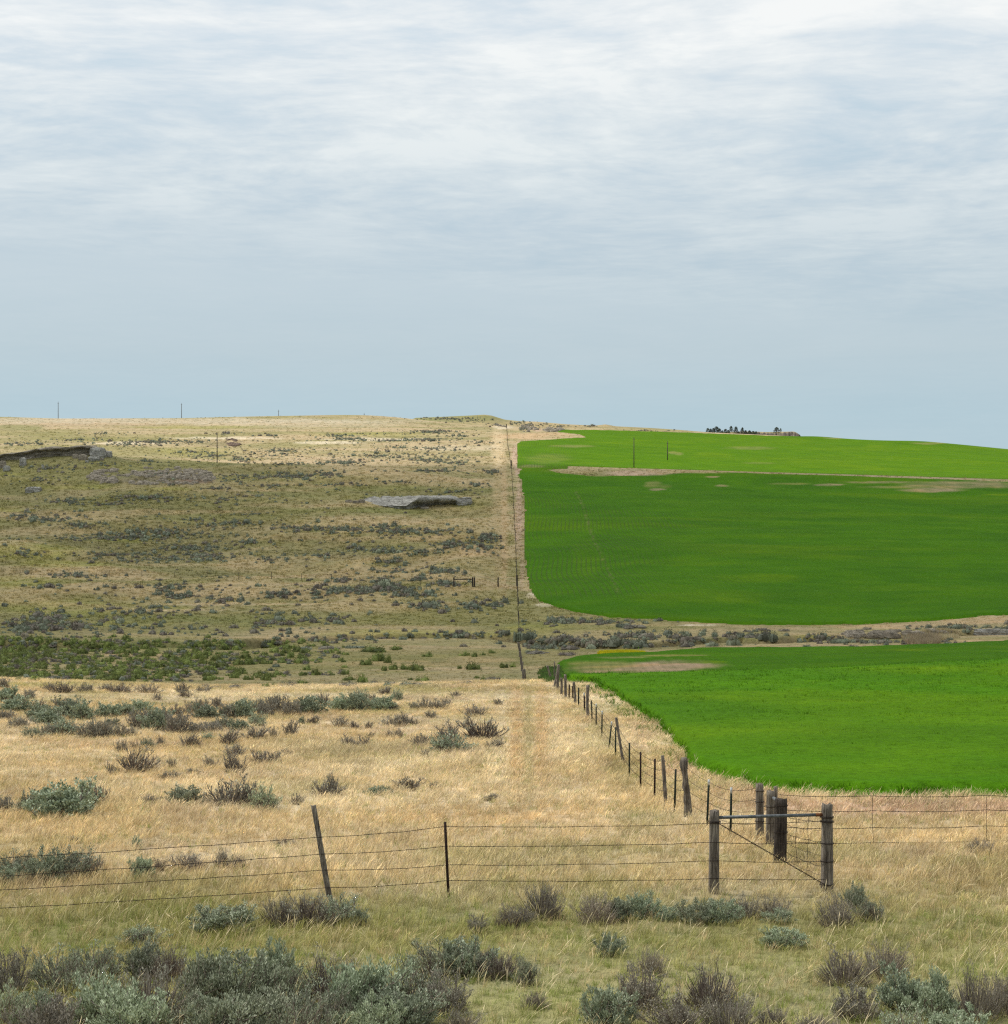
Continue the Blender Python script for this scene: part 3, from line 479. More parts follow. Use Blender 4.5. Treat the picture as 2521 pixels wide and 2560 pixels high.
TR = [(1440, 1232), (1462, 1275), (1475, 1330), (1500, 1385), (1525, 1440), (1548, 1490)]
def crop_paint(X, Y, Z):
    px, py = proj(X, Y, Z); n1 = fbm(X / 22, Y / 18, 61, 4); n3 = fbm(X / 2.5, Y / 2.8, 62, 3) * (1 - .5 * (Y > 210)); n2 = fbm(X / 60, Y / 22, 63, 4)
    c = np.empty(X.shape + (3,)); c[:] = CROPC; d = sstep(-.3, .4, n1)[..., None] * .6; c = c * (1 - d) + CROPD * d
    d = (sstep(.1, .6, n2) * .4)[..., None]; c = c * (1 - d) + CYEL * d
    c = c * (1 - .04 * ((Y > 210) & (Y < 566)))[..., None]; d = sstep(560, 600, Y)[..., None] * .38; c = c * (1 - d) + CYEL * d
    wy = py + 6 * fbm(px / 40, py / 10, 64, 3); wx = px + 20 * fbm(px / 40, py / 10, 65, 3)
    for cx, cy, rx, ry, cc_, s, d0, d1 in CSTK:
        r = np.hypot((wx - cx) / rx, (np.where(ry < 8, .6 * py + .4 * wy, wy) - cy) / ry); a = np.clip(s * (1 - sstep(.5, 1.2, r)) * ((Y > d0) & (Y < d1)) * (.75 + .8 * n3), 0, 1)[..., None]
        c = c * (1 - a) + cc_ * a
    tx_ = np.interp(py, [p[1] for p in TR], [p[0] for p in TR]); a = ((1 - sstep(1.5, 4, np.abs(px - tx_))) * (py > 1232) * (py < 1490) * (Y > 220) * .35 * sstep(-.3, .3, n3))[..., None]
    c = c * (1 - a) + BARE * .6 * a
    return np.clip(c * (1 + .12 * n3)[..., None], .002, 1)
def crop_field(which, y0, y1, ny, u0, u1, nu, h, label):
    ys = np.linspace(y0, y1, ny) if which != 0 else np.concatenate([np.linspace(y0, 100, ny // 2), np.linspace(100.5, y1, ny - ny // 2)])
    X, Y = np.meshgrid(np.linspace(u0, u1, nu), ys); X = X * Y; Z = tz(X, Y)
    m = field_of(X, Y, Z)[which]
    inner = m.astype(float)
    for _ in range(7 if which == 0 else 2):
        p = np.pad(inner, 1, mode='edge'); inner = (p[:-2, 1:-1] + p[2:, 1:-1] + p[1:-1, :-2] + p[1:-1, 2:] + p[1:-1, 1:-1]) / 5
    hgt = np.where(inner > .35, h * sstep(.3, .9, inner) + .03, -.25) + fbm(X / .9, Y / .9, 71, 3) * h * (.16 if which == 0 else 0) * (Y < 120)
    hgt = np.where(inner > .35, np.maximum(hgt, .03), -.25)
    keep = np.zeros(m.shape, bool); keep[inner > .01] = True
    kf = keep[:-1, :-1] | keep[1:, :-1] | keep[:-1, 1:] | keep[1:, 1:]
    Fq = grid_faces(*X.shape, keep=kf); used = np.unique(Fq); rm = -np.ones(X.size, int); rm[used] = np.arange(len(used))
    V = np.stack([X, Y, Z + hgt], -1).reshape(-1, 3)[used]
    me = mesh('crop_field', V, rm[Fq], M['crop'], True); setcol(me, crop_paint(X, Y, Z).reshape(-1, 3)[used])
    px, py = proj(X, Y, Z)
    if which == 1: rw = (1 - sstep(1500, 2050, px)) * sstep(1195, 1250, py) * (1 - sstep(1480, 1510, py)) * .85
    elif which == 2: rw = (1 - sstep(1380, 1500, px)) * .55 + .05
    else: rw = sstep(110, 130, Y) * .3
    a = me.attributes.new('rows', 'FLOAT', 'POINT'); a.data.foreach_set('value', rw.reshape(-1)[used].astype(np.float32))
    return tag(link('crop_field', me), label, 'crop', kind='stuff')
crop_field(0, 43, 204, 330, .02, .42, 330, .32, 'near bright green crop field behind the corner posts, dipping darker beyond its crest')
crop_field(1, 214, 592, 330, .0, .42, 315, .30, 'large dark green crop field on the slope across the creek, with curving drilled rows')
crop_field(2, 562, 905, 200, .0, .42, 315, .28, 'uppermost light green crop field reaching the skyline above the tan terrace strip')

# ------------------------------------------------------------------ clouds overhead that shade the valley and middle slope (above the frame)
def cloud_mat():
    m, n, b, o = mat('cloud'); t = N(n, 'ShaderNodeBsdfTransparent'); d = N(n, 'ShaderNodeBsdfTranslucent', inp={0: (.9, .92, .95, 1)}); mx = N(n, 'ShaderNodeMixShader'); mx.inputs[0].default_value = .47
    L(n, t.outputs[0], mx.inputs[1]); L(n, d.outputs[0], mx.inputs[2]); L(n, mx.outputs[0], o.inputs[0]); return m
M['cloud'] = cloud_mat()
def cloud(cx, cy, zb, outline, th):
    nseg = 96; nr = 14; V = []; Fc = []
    for s in (1, -1):
        for i in range(nr + 1):
            f = i / nr
            for q in range(nseg):
                a = 2 * math.pi * q / nseg; rx, ry = outline(a)
                x = cx + rx * f * math.cos(a); y = cy + ry * f * math.sin(a)
                z = zb + s * th * math.sqrt(max(0, 1 - f ** 3)) * (1 if s > 0 else .35)
                V.append((x, y, z + (0 if i == nr else s * 6 * vnoise(np.array([x / 40]), np.array([y / 40]), 5)[0])))
        o_ = 0 if s == 1 else (nr + 1) * nseg
        for i in range(nr):
            for q in range(nseg):
                t = (o_ + i * nseg + q, o_ + i * nseg + (q + 1) % nseg, o_ + (i + 1) * nseg + (q + 1) % nseg, o_ + (i + 1) * nseg + q); Fc.append(t if s > 0 else t[::-1])
    return tag(link('cloud', mesh('cloud', V, Fc, M['cloud'], True)), kind='structure')
zb = 520.0; sh = (SUN.x / SUN.z, SUN.y / SUN.z)
def shade(X0, X1, Y0, Y1, zg):
    cx, cy = (X0 + X1) / 2, (Y0 + Y1) / 2; rx, ry = (X1 - X0) / 2, (Y1 - Y0) / 2
    def ol(a):
        c, s = abs(math.cos(a)), abs(math.sin(a)); k = (c ** 6 + s ** 6) ** (-1 / 6)
        return rx * k * (1 + .02 * math.sin(5 * a)), ry * k * (1 + .02 * math.sin(7 * a + 1))
    cloud(cx + sh[0] * (zb - zg), cy + sh[1] * (zb - zg), zb, ol, 28)
shade(-420, 420, 122, 584, 12)

# ------------------------------------------------------------------ scattered grass
protoC = bpy.data.collections.new('prototypes')
def blades(name, n, rad, hmin, hmax, wd, lean, seg, matn, seed, head=False, splay=.5):
    r = random.Random(seed); V = []; Fc = []
    for i in range(n):
        a = r.uniform(0, 6.283); d = rad * math.sqrt(r.random()); bx, by = d * math.cos(a), d * math.sin(a)
        h = r.uniform(hmin, hmax); la = a + r.uniform(-1, 1); ln = h * r.uniform(0, splay); dx = math.cos(la) * ln + lean * h; dy = math.sin(la) * ln
        fa = r.uniform(0, 3.14); wx, wy = math.cos(fa) * wd * r.uniform(.6, 1.2), math.sin(fa) * wd
        o = len(V)
        for s in range(seg):
            t = s / seg; k = t ** 1.7; ww = (1 - t * .75) if not head else (.5 + (.9 if t > .6 else 0))
            x, y, z = bx + dx * k, by + dy * k, h * (t - .18 * k * (ln / h)); V += [(x - wx * ww, y - wy * ww, z), (x + wx * ww, y + wy * ww, z)]
        V.append((bx + dx, by + dy, h * (1 - .18 * (ln / h))))
        for s in range(seg - 1): Fc.append((o + 2 * s, o + 2 * s + 1, o + 2 * s + 3, o + 2 * s + 2))
        Fc.append((o + 2 * seg - 2, o + 2 * seg - 1, o + 2 * seg))
    ob = bpy.data.objects.new(name, mesh(name, V, Fc, M[matn])); return ob
def scatter(name, label, cat, P, rot, scl, idx, tint, protos):
    col_ = bpy.data.collections.new(name + '_kinds')
    for o in protos: col_.objects.link(o)
    me = mesh(name, P, []); n = len(P)
    def at(nm, ty, arr, fld): 
        a = me.attributes.new(nm, ty, 'POINT'); a.data.foreach_set(fld, np.ascontiguousarray(arr).ravel())
    at('rot', 'FLOAT_VECTOR', rot.astype(np.float32), 'vector'); at('scl', 'FLOAT_VECTOR', scl.astype(np.float32), 'vector'); at('idx', 'INT', idx.astype(np.int32), 'value')
    t4 = np.ones((n, 4), np.float32); t4[:, :3] = tint; at('tint', 'FLOAT_COLOR', t4, 'color')
    ng = bpy.data.node_groups.new(name, 'GeometryNodeTree'); ng.interface.new_socket('Geometry', in_out='INPUT', socket_type='NodeSocketGeometry'); ng.interface.new_socket('Geometry', in_out='OUTPUT', socket_type='NodeSocketGeometry')
    gi = ng.nodes.new('NodeGroupInput'); go = ng.nodes.new('NodeGroupOutput'); ci = ng.nodes.new('GeometryNodeCollectionInfo'); ci.inputs[0].default_value = col_; ci.inputs['Separate Children'].default_value = True; ci.inputs['Reset Children'].default_value = True
    ip = ng.nodes.new('GeometryNodeInstanceOnPoints'); ip.inputs['Pick Instance'].default_value = True
    def na(nm, ty):
        a = ng.nodes.new('GeometryNodeInputNamedAttribute'); a.data_type = ty; a.inputs[0].default_value = nm
        return [s for s in a.outputs if s.enabled][0]
    ng.links.new(gi.outputs[0], ip.inputs['Points']); ng.links.new(ci.outputs[0], ip.inputs['Instance']); ng.links.new(na('idx', 'INT'), ip.inputs['Instance Index'])
    e2r = ng.nodes.new('FunctionNodeEulerToRotation'); ng.links.new(na('rot', 'FLOAT_VECTOR'), e2r.inputs[0]); ng.links.new(e2r.outputs[0], ip.inputs['Rotation']); ng.links.new(na('scl', 'FLOAT_VECTOR'), ip.inputs['Scale'])
    ng.links.new(ip.outputs[0], go.inputs[0])
    o = link(name, me); md = o.modifiers.new('scatter', 'NODES'); md.node_group = ng
    return tag(o, label, cat, kind='stuff')
def sample(n_per, d0, d1, umin=-.50, umax=.44, margin=2):
    P = []
    Ys = np.linspace(d0, d1, 60)
    for a, b in zip(Ys[:-1], Ys[1:]):
        m = (a + b) / 2; x0, x1 = umin * m - margin, umax * m + margin; n = int((x1 - x0) * (b - a) * n_per(m))
        P.append(np.stack([R.uniform(x0, x1, n), R.uniform(a, b, n)], 1))
    P = np.concatenate(P); return P[:, 0], P[:, 1]
gp = [blades('grass_tuft', 13, .11, .16, .40, .006, .22, 4, 'grass', 100 + i, head=(i % 3 == 0), splay=.8) for i in range(8)]
gp += [blades('grass_tuft', 16, .10, .10, .26, .006, .1, 3, 'grass', 130 + i, splay=.8) for i in range(4)]
dens = lambda d: 62 if d < 30 else 62 * (30 / d) ** 1.15
X, Y = sample(dens, 17, 112); Z = tz(X, Y); a, b_, c_ = field_of(X, Y, Z); k = ~a & visible(X, Y, 30); X, Y, Z = X[k], Y[k], Z[k]
n = len(X); pc = paint(X, Y, Z); fg = 1 - sstep(26, 33, Y + 2 * fbm(X / 4, Y / 4, 91, 2))
h = (.62 + .28 * fbm(X / 3, Y / 3, 92, 3) + .25 * R.rand(n)) * (1 - .22 * fg) * (1 - .30 * sstep(45, 80, Y))
tint = pc * (.82 + .85 * R.rand(n)[:, None] ** 1.3) * np.where(R.rand(n) < .14, 1.35, 1)[:, None] * (1 + .22 * fbm(X / .8, Y / .8, 99, 2))[:, None]
gg = (R.rand(n) < .08 + .55 * fg * (fbm(X / 2.5, Y / 2.5, 93, 3) > -.15)); tint = np.where(gg[:, None], np.array((.26, .30, .09)) * (1 + .4 * R.rand(n))[:, None], tint)
dry = (R.rand(n) < .20 * fg) & ~gg; tint = np.where(dry[:, None], STRAW * (1 + .4 * R.rand(n))[:, None], tint)
wsc = np.clip(Y / 36, .9, 2.2)
idx = np.where(gg, R.randint(8, 12, n), R.randint(0, 12, n))
scatter('meadow_grass', 'dry straw-coloured grass of the near meadow, greener towards the front', 'grass', np.stack([X, Y, Z - .02], 1),
        np.stack([R.normal(0, .12, n), R.normal(0, .12, n) + .12, R.uniform(-.9, .9, n)], 1), np.stack([h * wsc, h * wsc, h], 1), idx, tint, gp)
NG = n
st = [blades('straw_stalk', 4, .12, .20, .44, .0032, .2, 5, 'grass', 160 + i, head=True, splay=.9) for i in range(6)]
X, Y = sample(lambda d: 5 * min(1, (30 / d) ** 1.2), 17, 70); Z = tz(X, Y); a = field_of(X, Y, Z)[0]; k = ~a & visible(X, Y, 30) & (fbm(X / 2, Y / 2, 98, 3) > -.25); X, Y, Z = X[k], Y[k], Z[k]; n = len(X)
scatter('straw_stalks', 'taller pale seed stalks standing above the meadow grass', 'grass', np.stack([X, Y, Z], 1), np.stack([R.normal(0, .2, n), R.normal(0, .2, n) + .15, R.uniform(-1.2, 1.2, n)], 1), np.stack([np.ones(n), np.ones(n), .8 + .4 * R.rand(n)], 1), R.randint(0, 6, n), np.array((.66, .56, .38)) * (.8 + .4 * R.rand(n))[:, None], st)
cp = [blades('crop_tuft', 18, .17, .08, .17, .009, .05, 3, 'cropleaf', 200 + i, splay=1.1) for i in range(5)]
X, Y = sample(lambda d: 34 * (46 / d) ** 1.0, 43, 122, umin=.02, umax=.42); Z = tz(X, Y); a = field_of(X, Y, Z)[0]; k = (a | (R.rand(len(a)) < .10) & (field_of(X + .9, Y, Z)[0] | field_of(X, Y + .9, Z)[0])) & visible(X, Y, 30) & ((R.rand(len(a)) < .35) | ~a | field_of(X - .5, Y, Z)[0] & field_of(X, Y - .5, Z)[0]); inside = a[k]; X, Y, Z = X[k], Y[k], Z[k]; n = len(X)
tint = crop_paint(X, Y, Z) * (.85 + .75 * R.rand(n)[:, None] ** 1.5); h = .95 + .35 * R.rand(n) + .1 * fbm(X / 1.5, Y / 1.5, 95, 2); s2 = np.clip(Y / 46, 1, 2.0)
tint[R.rand(n) < .07] *= np.array((1.9, 1.45, 4)); dk = (fbm(X / 1.1, Y / 1.1, 96, 3) > .42) & (fbm(X / 12, Y / 12, 97, 2) > .0); tint[dk] *= .78; h[dk] *= 1.15
scatter('crop_leaves', 'leafy green top of the near crop field', 'crop', np.stack([X, Y, Z + np.where(inside, .16, 0)], 1), np.stack([R.normal(0, .15, n), R.normal(0, .15, n), R.uniform(0, 6.28, n)], 1), np.stack([h * s2, h * s2, h], 1), R.randint(0, 5, n), tint, cp)
print('tufts', NG, 'crop', n)

# ------------------------------------------------------------------ shrubs
def shrub(seed, stems, levels, leaves, leafL, leafW, r0, tri, spread, lift, twigs, foliage_top=.45, fill=0, ftw=0):
    """returns stems builder and leaf arrays; unit shrub about 1 m wide and .7 m high"""
    r = random.Random(seed); sb = B(); tips = []
    def grow(p, d, ln, rad, lv):
        q = p; pts = [p]; dd = d.copy()
        for s in range(3 if lv else 2):
            dd = (dd + Vector((r.uniform(-.35, .35), r.uniform(-.35, .35), r.uniform(-.05, .25)))).normalized(); q = q + dd * ln / (3 if lv else 2); pts.append(q)
        n = len(pts); sb.tube(pts, [rad * (1 - .55 * i / (n - 1)) for i in range(n)], 3 if rad < .012 else 5, cap=False)
        if lv == 0: tips.append((pts[0], q, dd)); return
        for k in range(r.choice((2, 3, 3)) + (twigs if lv == 1 else 0)):
            a = Vector((r.uniform(-1, 1), r.uniform(-1, 1), r.uniform(-.2, .9))); grow(pts[r.choice((1, 2, 3))] if k else q, (dd + a * .8).normalized(), ln * r.uniform(.5, .75), rad * .5, lv - 1)
    for i in range(stems):
        a = 6.283 * i / stems + r.uniform(-.4, .4); sp = r.uniform(.2, 1) * spread
        grow(Vector((math.cos(a) * .08 * sp, math.sin(a) * .08 * sp, -.03)), Vector((math.cos(a) * sp, math.sin(a) * sp, lift * r.uniform(.12, 1.15))).normalized(), r.uniform(.24, .36), r0, levels)
    pts_ = [v for t in tips for v in (t[0], t[1])]; RX = sorted(max(abs(v.x), abs(v.y)) for v in pts_)[int(len(pts_) * .9)] if pts_ else .5; RZ = sorted(v.z for v in pts_)[int(len(pts_) * .9)] if pts_ else .5
    for i in range(fill + ftw):   # short twigs that fill the mound down to the ground
        a = r.uniform(0, 6.283); e = math.asin(r.random() ** 1.2); q_ = r.uniform(.6, 1) * (1 + .18 * math.sin(3 * a + seed) + .12 * math.sin(5 * a + 2 * seed))
        c = Vector((RX * q_ * math.cos(a) * math.cos(e), RX * q_ * math.sin(a) * math.cos(e), RZ * .9 * q_ * math.sin(e) + .02)); d = Vector((math.cos(a) * math.cos(e) * .7, math.sin(a) * math.cos(e) * .7, .35 + math.sin(e))).normalized(); l = r.uniform(.06, .13)
        if i >= fill or r.random() < .5: sb.tube([c - d * l * 1.3, c + d * l * .8], [.006, .003], 3, cap=False)
        if i < fill: tips.append((c - d * l * .5, c + d * l * .6, d))
    V = []; Fc = []
    for p, q, d in tips:
        if q.z < foliage_top * .25 and r.random() < .5: continue
        for j in range(leaves):
            t = r.uniform(.15, 1.1); c = p.lerp(q, t) + Vector((r.gauss(0, .02), r.gauss(0, .02), r.gauss(0, .015)))
            e = (d + Vector((r.uniform(-1, 1), r.uniform(-1, 1), r.uniform(0, 1.1)))).normalized(); s = e.cross(Vector((r.uniform(-1, 1), r.uniform(-1, 1), r.uniform(-1, 1)))).normalized()
            l = leafL * r.uniform(.6, 1.3); w_ = leafW * r.uniform(.7, 1.3); o = len(V)
            if tri: V += [tuple(c - s * w_), tuple(c + s * w_), tuple(c + e * l)]; Fc.append((o, o + 1, o + 2))
            else: V += [tuple(c), tuple(c + e * l * .5 + s * w_), tuple(c + e * l), tuple(c + e * l * .5 - s * w_)]; Fc.append((o, o + 1, o + 2, o + 3))
    sv = np.concatenate(sb.v); allv = sv if not V else np.concatenate([sv, np.array(V)])
    w_ = np.percentile(np.abs(allv[:, :2]), 97) * 2; hh_ = np.percentile(allv[:, 2], 98.5)
    k = np.array([1 / w_, 1 / w_, 1 / hh_]); sb.v = [x * k for x in sb.v]
    return sb, (np.array(V) * k if V else None), Fc
PROT = {}
def proto(key, seed, foliage, leafm, stemm, **kw):
    sb, V, Fc = shrub(seed, **kw); st = sb.mesh('branches', M[stemm]); fo = mesh('foliage', V, Fc, M[leafm]) if V is not None and len(V) else None
    PROT.setdefault(key, []).append((st, fo))
for i in range(5):   # close-up
    proto('nL', 300 + i, 1, 'sage_leaf', 'twig', stems=14, levels=2, leaves=34, leafL=.042, leafW=.0075, r0=.022, tri=False, spread=1.0, lift=.9, twigs=1, fill=90)
for i in range(4):
    proto('nM', 320 + i, 1, 'sage_leaf' if i % 2 else 'sage_grey', 'twig', stems=14, levels=2, leaves=12, leafL=.04, leafW=.007, r0=.020, tri=False, spread=1.0, lift=.9, twigs=2, fill=70, ftw=160)
for i in range(4):
    proto('nT', 340 + i, 1, 'sage_grey', 'twig', stems=13, levels=3, leaves=2, leafL=.04, leafW=.006, r0=.017, tri=True, spread=1.0, lift=.8, twigs=1, ftw=380)
for i in range(4):   # middle distance
    proto('mL', 360 + i, 1, 'sage_leaf', 'stem', stems=12, levels=2, leaves=20, leafL=.05, leafW=.013, r0=.02, tri=False, spread=1.0, lift=.85, twigs=0, fill=170)
for i in range(3):
    proto('mM', 370 + i, 1, 'sage_grey' if i else 'sage_leaf', 'twig', stems=12, levels=2, leaves=9, leafL=.05, leafW=.012, r0=.02, tri=False, spread=1.0, lift=.85, twigs=0, fill=150, ftw=150)
for i in range(4):
    proto('mT', 380 + i, 1, 'sage_grey', 'stem', stems=11, levels=2, leaves=2, leafL=.06, leafW=.012, r0=.024, tri=True, spread=1.1, lift=.75, twigs=2, ftw=220)
def farshrub(name, seed, matn, n=150, tri=.05, core=True):
    """mound of ragged leaf clumps round a small solid heart"""
    r = random.Random(seed); V = []; Fc = []; nl = 4 if n < 120 else 7
    lobes = [(0, 0, .3, .9)] + [(r.uniform(-.33, .33), r.uniform(-.3, .3), r.uniform(.13, .22), r.uniform(.4, 1.05)) for _ in range(nl)]
    for lx, ly, lr, lh in lobes:
        o = len(V); K = 6; ph = r.uniform(0, 6)
        for f, g in ((.9, -.08), (.9, .28), (.55, .62)):
            for k in range(K): a = ph + 6.283 * k / K; q = lr * f * r.uniform(.6, 1.1); V.append((lx + q * math.cos(a), ly + q * math.sin(a), lh * (g + r.uniform(-.1, .08)) * .9))
        for l in range(2):
            for k in range(K): Fc.append((o + l * K + k, o + l * K + (k + 1) % K, o + (l + 1) * K + (k + 1) % K, o + (l + 1) * K + k))
        Fc.append(tuple(o + 2 * K + k for k in range(K)))
    for i in range(n):
        lx, ly, lr, lh = r.choice(lobes); a = r.uniform(0, 6.283); e = math.asin(r.random()); q = r.uniform(.7, 1.15)
        c = Vector((lx + lr * q * math.cos(a) * math.cos(e), ly + lr * q * math.sin(a) * math.cos(e), lh * (.02 + .85 * q * math.sin(e))))
        u = Vector((math.cos(a) * math.cos(e) * .7, math.sin(a) * math.cos(e) * .7, math.sin(e) + .7)).normalized(); s = u.cross(Vector((r.uniform(-1, 1), r.uniform(-1, 1), r.uniform(-1, 1)))).normalized(); l = tri * r.uniform(1.2, 2.8); o = len(V)
        V += [tuple(c - s * tri * .5), tuple(c + s * tri * .5), tuple(c + u * l)]; Fc.append((o, o + 1, o + 2))
    return mesh(name, V, Fc, M[matn])
for i in range(5): PROT.setdefault('fL', []).append((None, farshrub('foliage', 400 + i, 'far_sage', 240)))
for i in range(4): PROT.setdefault('fT', []).append((None, farshrub('foliage', 410 + i, 'far_twig', 240, .04)))
for i in range(5): PROT.setdefault('fG', []).append((None, farshrub('foliage', 420 + i, 'green_leaf', 300)))
SHR = []   # collected first, labelled afterwards
def place(kind, cx, by, wpx, hpx, cat, zone, label=None, D=None):
    if D is None:
        a_, b_, _ = hits(np.array([float(cx)]), np.array([float(by)])); x, d = float(a_[0]), float(b_[0])
    else: x, d = (cx - CX) / F * D, D
    s = F / d; w_, h_ = wpx / s, hpx / s
    SHR.append(dict(kind=kind, x=x, d=d, w=w_, h=h_, cat=cat, zone=zone, label=label, px=cx, py=by, area=wpx * hpx))
FRONT = [(27,2480,92,100,'M'),(157,2474,136,100,'M'),(246,2446,123,85,'M'),(355,2440,110,75,'L'),(423,2446,110,80,'T'),(30,2575,140,110,'M'),(175,2566,125,75,'M'),(260,2566,150,110,'L'),(382,2548,165,130,'T'),(512,2515,133,115,'L'),(594,2512,178,125,'L'),(690,2450,90,95,'L'),(715,2502,140,100,'M'),(655,2572,180,90,'L'),(820,2490,140,110,'T'),(908,2545,165,130,'L'),(812,2572,150,110,'M'),(1024,2508,150,100,'M'),(1092,2440,140,85,'M'),(1160,2435,140,85,'L'),(1243,2440,95,65,'T'),(1010,2570,180,90,'L'),(1120,2530,110,95,'M'),(1154,2570,110,50,'T'),(1313,2458,60,65,'M'),(1338,2516,75,40,'T'),(90,2560,120,80,'L'),(480,2572,140,80,'M'),(940,2600,160,100,'L'),(330,2600,180,110,'L'),(740,2610,180,110,'M'),(560,2610,180,110,'L'),(120,2610,180,110,'M'),
 (1518,2564,128,90,'L'),(1601,2518,125,100,'M'),(1630,2432,64,62,'T'),(1525,2384,70,50,'L'),(1775,2518,140,105,'T'),(1698,2570,150,80,'M'),(1826,2570,130,85,'T'),(1935,2562,70,50,'T'),(1954,2362,95,42,'L'),(2115,2455,130,85,'T'),(2217,2440,100,85,'T'),(2140,2542,115,75,'M'),(2262,2520,120,100,'L'),(2339,2545,100,110,'L'),(2442,2545,130,120,'T'),(2512,2530,90,100,'T'),(2044,2575,100,40,'T'),(2250,2600,150,80,'M'),(2400,2610,150,80,'L'),
 (1358,2290,105,80,'T'),(1310,2310,60,45,'M'),(1492,2303,110,65,'T'),(1550,2296,75,48,'L'),(1608,2290,85,55,'L'),(1672,2297,60,30,'L'),(1743,2303,95,55,'L'),(1800,2303,85,52,'L'),(1864,2290,75,52,'T'),(1935,2285,70,45,'T'),(1948,2303,60,32,'L'),(2095,2310,95,72,'T'),(2140,2268,55,55,'L'),(2172,2297,65,50,'M'),(2455,2128,60,32,'T'),
 (560,2323,150,58,'L'),(697,2310,90,65,'T'),(772,2310,105,75,'T'),(846,2303,105,62,'M'),(894,2308,50,35,'L'),(355,2357,95,42,'M'),(1195,2327,55,40,'M'),(1270,2313,65,50,'T'),
 (40,2193,95,62,'M'),(116,2200,110,70,'L'),(184,2193,105,70,'M'),(239,2187,60,45,'T'),(355,2193,58,48,'L'),(396,2173,42,30,'T'),(471,2170,90,38,'T'),(556,2163,42,42,'T'),(594,2166,55,28,'T'),(184,2105,35,20,'T'),(341,2118,22,30,'L'),(703,2108,62,16,'T'),(20,2205,80,40,'L')]
MIDL = [(13,2027,33,30,'M'),(77,2028,55,44,'M'),(154,2038,118,68,'L'),(206,2018,60,42,'L'),(243,2007,50,40,'T'),(375,2007,45,18,'T'),(463,2008,70,34,'L'),(573,2010,90,55,'T'),(620,2007,40,40,'M'),(658,2020,60,48,'M'),(305,1878,33,25,'T'),(336,1871,22,15,'T'),(368,1869,30,20,'M'),(401,1865,20,20,'T'),(478,1863,55,24,'T'),(520,1849,28,14,'M'),(573,1860,38,30,'T'),(640,1845,50,26,'T'),(684,1841,20,20,'T'),(342,1926,85,46,'T'),(280,1933,24,22,'T'),(430,1917,25,18,'T'),(526,1918,34,22,'T'),(585,1929,50,42,'T'),(588,1889,42,22,'T'),(482,1933,28,10,'T'),(414,1948,28,16,'T'),(438,1944,28,14,'T'),(655,1905,68,24,'T'),
 (99,1793,48,26,'L'),(169,1793,60,37,'L'),(206,1797,48,33,'L'),(121,1808,55,30,'L'),(158,1834,62,30,'M'),(85,1841,45,20,'M'),(121,1836,30,20,'M'),(221,1841,48,30,'M'),(250,1841,48,33,'M'),(276,1839,42,22,'M'),(280,1815,33,14,'L'),(309,1839,30,22,'T'),(331,1837,28,16,'T'),(272,1790,55,24,'L'),(312,1788,45,22,'L'),(349,1779,50,22,'L'),(353,1819,55,38,'M'),(390,1823,55,44,'L'),(408,1804,40,25,'M'),(445,1830,55,38,'M'),(441,1790,30,25,'T'),(474,1782,36,25,'T'),(504,1775,42,26,'T'),(515,1795,52,28,'L'),(542,1768,24,20,'M'),(496,1830,42,18,'M'),(529,1826,40,18,'M'),(559,1819,45,22,'M'),(596,1823,42,20,'L'),(643,1812,45,24,'M'),(573,1793,45,28,'M'),(607,1793,52,34,'L'),(662,1790,38,26,'M'),(680,1771,36,26,'T'),
 (18,1753,50,28,'L'),(40,1775,66,26,'L'),(11,1797,45,16,'M'),(48,1817,48,18,'M'),(73,1745,25,16,'M'),(92,1771,30,18,'T'),(154,1768,36,20,'T'),(7,1720,28,20,'M'),(125,1722,30,12,'T'),(158,1730,55,20,'T'),(217,1729,44,18,'T'),(265,1724,30,12,'T'),(301,1729,55,16,'T'),(371,1730,50,18,'T'),(456,1732,28,20,'T'),(461,1742,28,14,'T'),(507,1730,35,12,'T'),(393,1749,22,14,'T'),
 (648,1779,28,26,'M'),(692,1779,50,32,'M'),(729,1786,45,28,'M'),(776,1782,60,32,'L'),(810,1760,30,24,'T'),(854,1775,52,28,'L'),(890,1777,46,34,'L'),(900,1753,34,24,'M'),(931,1771,38,22,'M'),(960,1775,46,26,'L'),(982,1775,28,16,'M'),(931,1749,20,12,'T'),(962,1735,33,14,'T'),(993,1749,26,20,'M'),(1037,1771,22,12,'M'),(1060,1768,26,20,'T'),(1093,1771,45,20,'T'),(1118,1762,26,14,'T'),(1078,1793,32,14,'T'),(1140,1742,22,10,'T'),(1188,1788,48,22,'T'),(1247,1760,20,10,'T'),
 (754,1808,14,12,'L'),(782,1808,30,14,'T'),(727,1837,36,30,'T'),(854,1814,45,20,'T'),(887,1821,25,14,'T'),(922,1819,16,12,'T'),(982,1814,50,20,'T'),(1012,1812,36,24,'T'),(1034,1812,25,12,'T'),(975,1843,18,14,'T'),(999,1843,25,18,'T'),(876,1865,42,20,'T'),(909,1861,30,18,'T'),(927,1843,16,10,'T'),(1056,1863,46,24,'T'),(1118,1852,68,36,'T'),(1122,1878,80,36,'M'),(1063,1891,22,16,'T'),(1207,1845,92,44,'T'),(1173,1815,26,14,'T'),(1240,1869,38,18,'T'),(690,1902,24,18,'T'),(718,1885,30,10,'T'),
 (817,1988,72,30,'T'),(833,1985,26,44,'T'),(745,2010,30,22,'T'),(938,1986,33,16,'L'),(967,1983,20,14,'L'),(1019,1973,55,26,'T'),(1085,1970,28,12,'T'),(1225,1999,40,12,'T')]
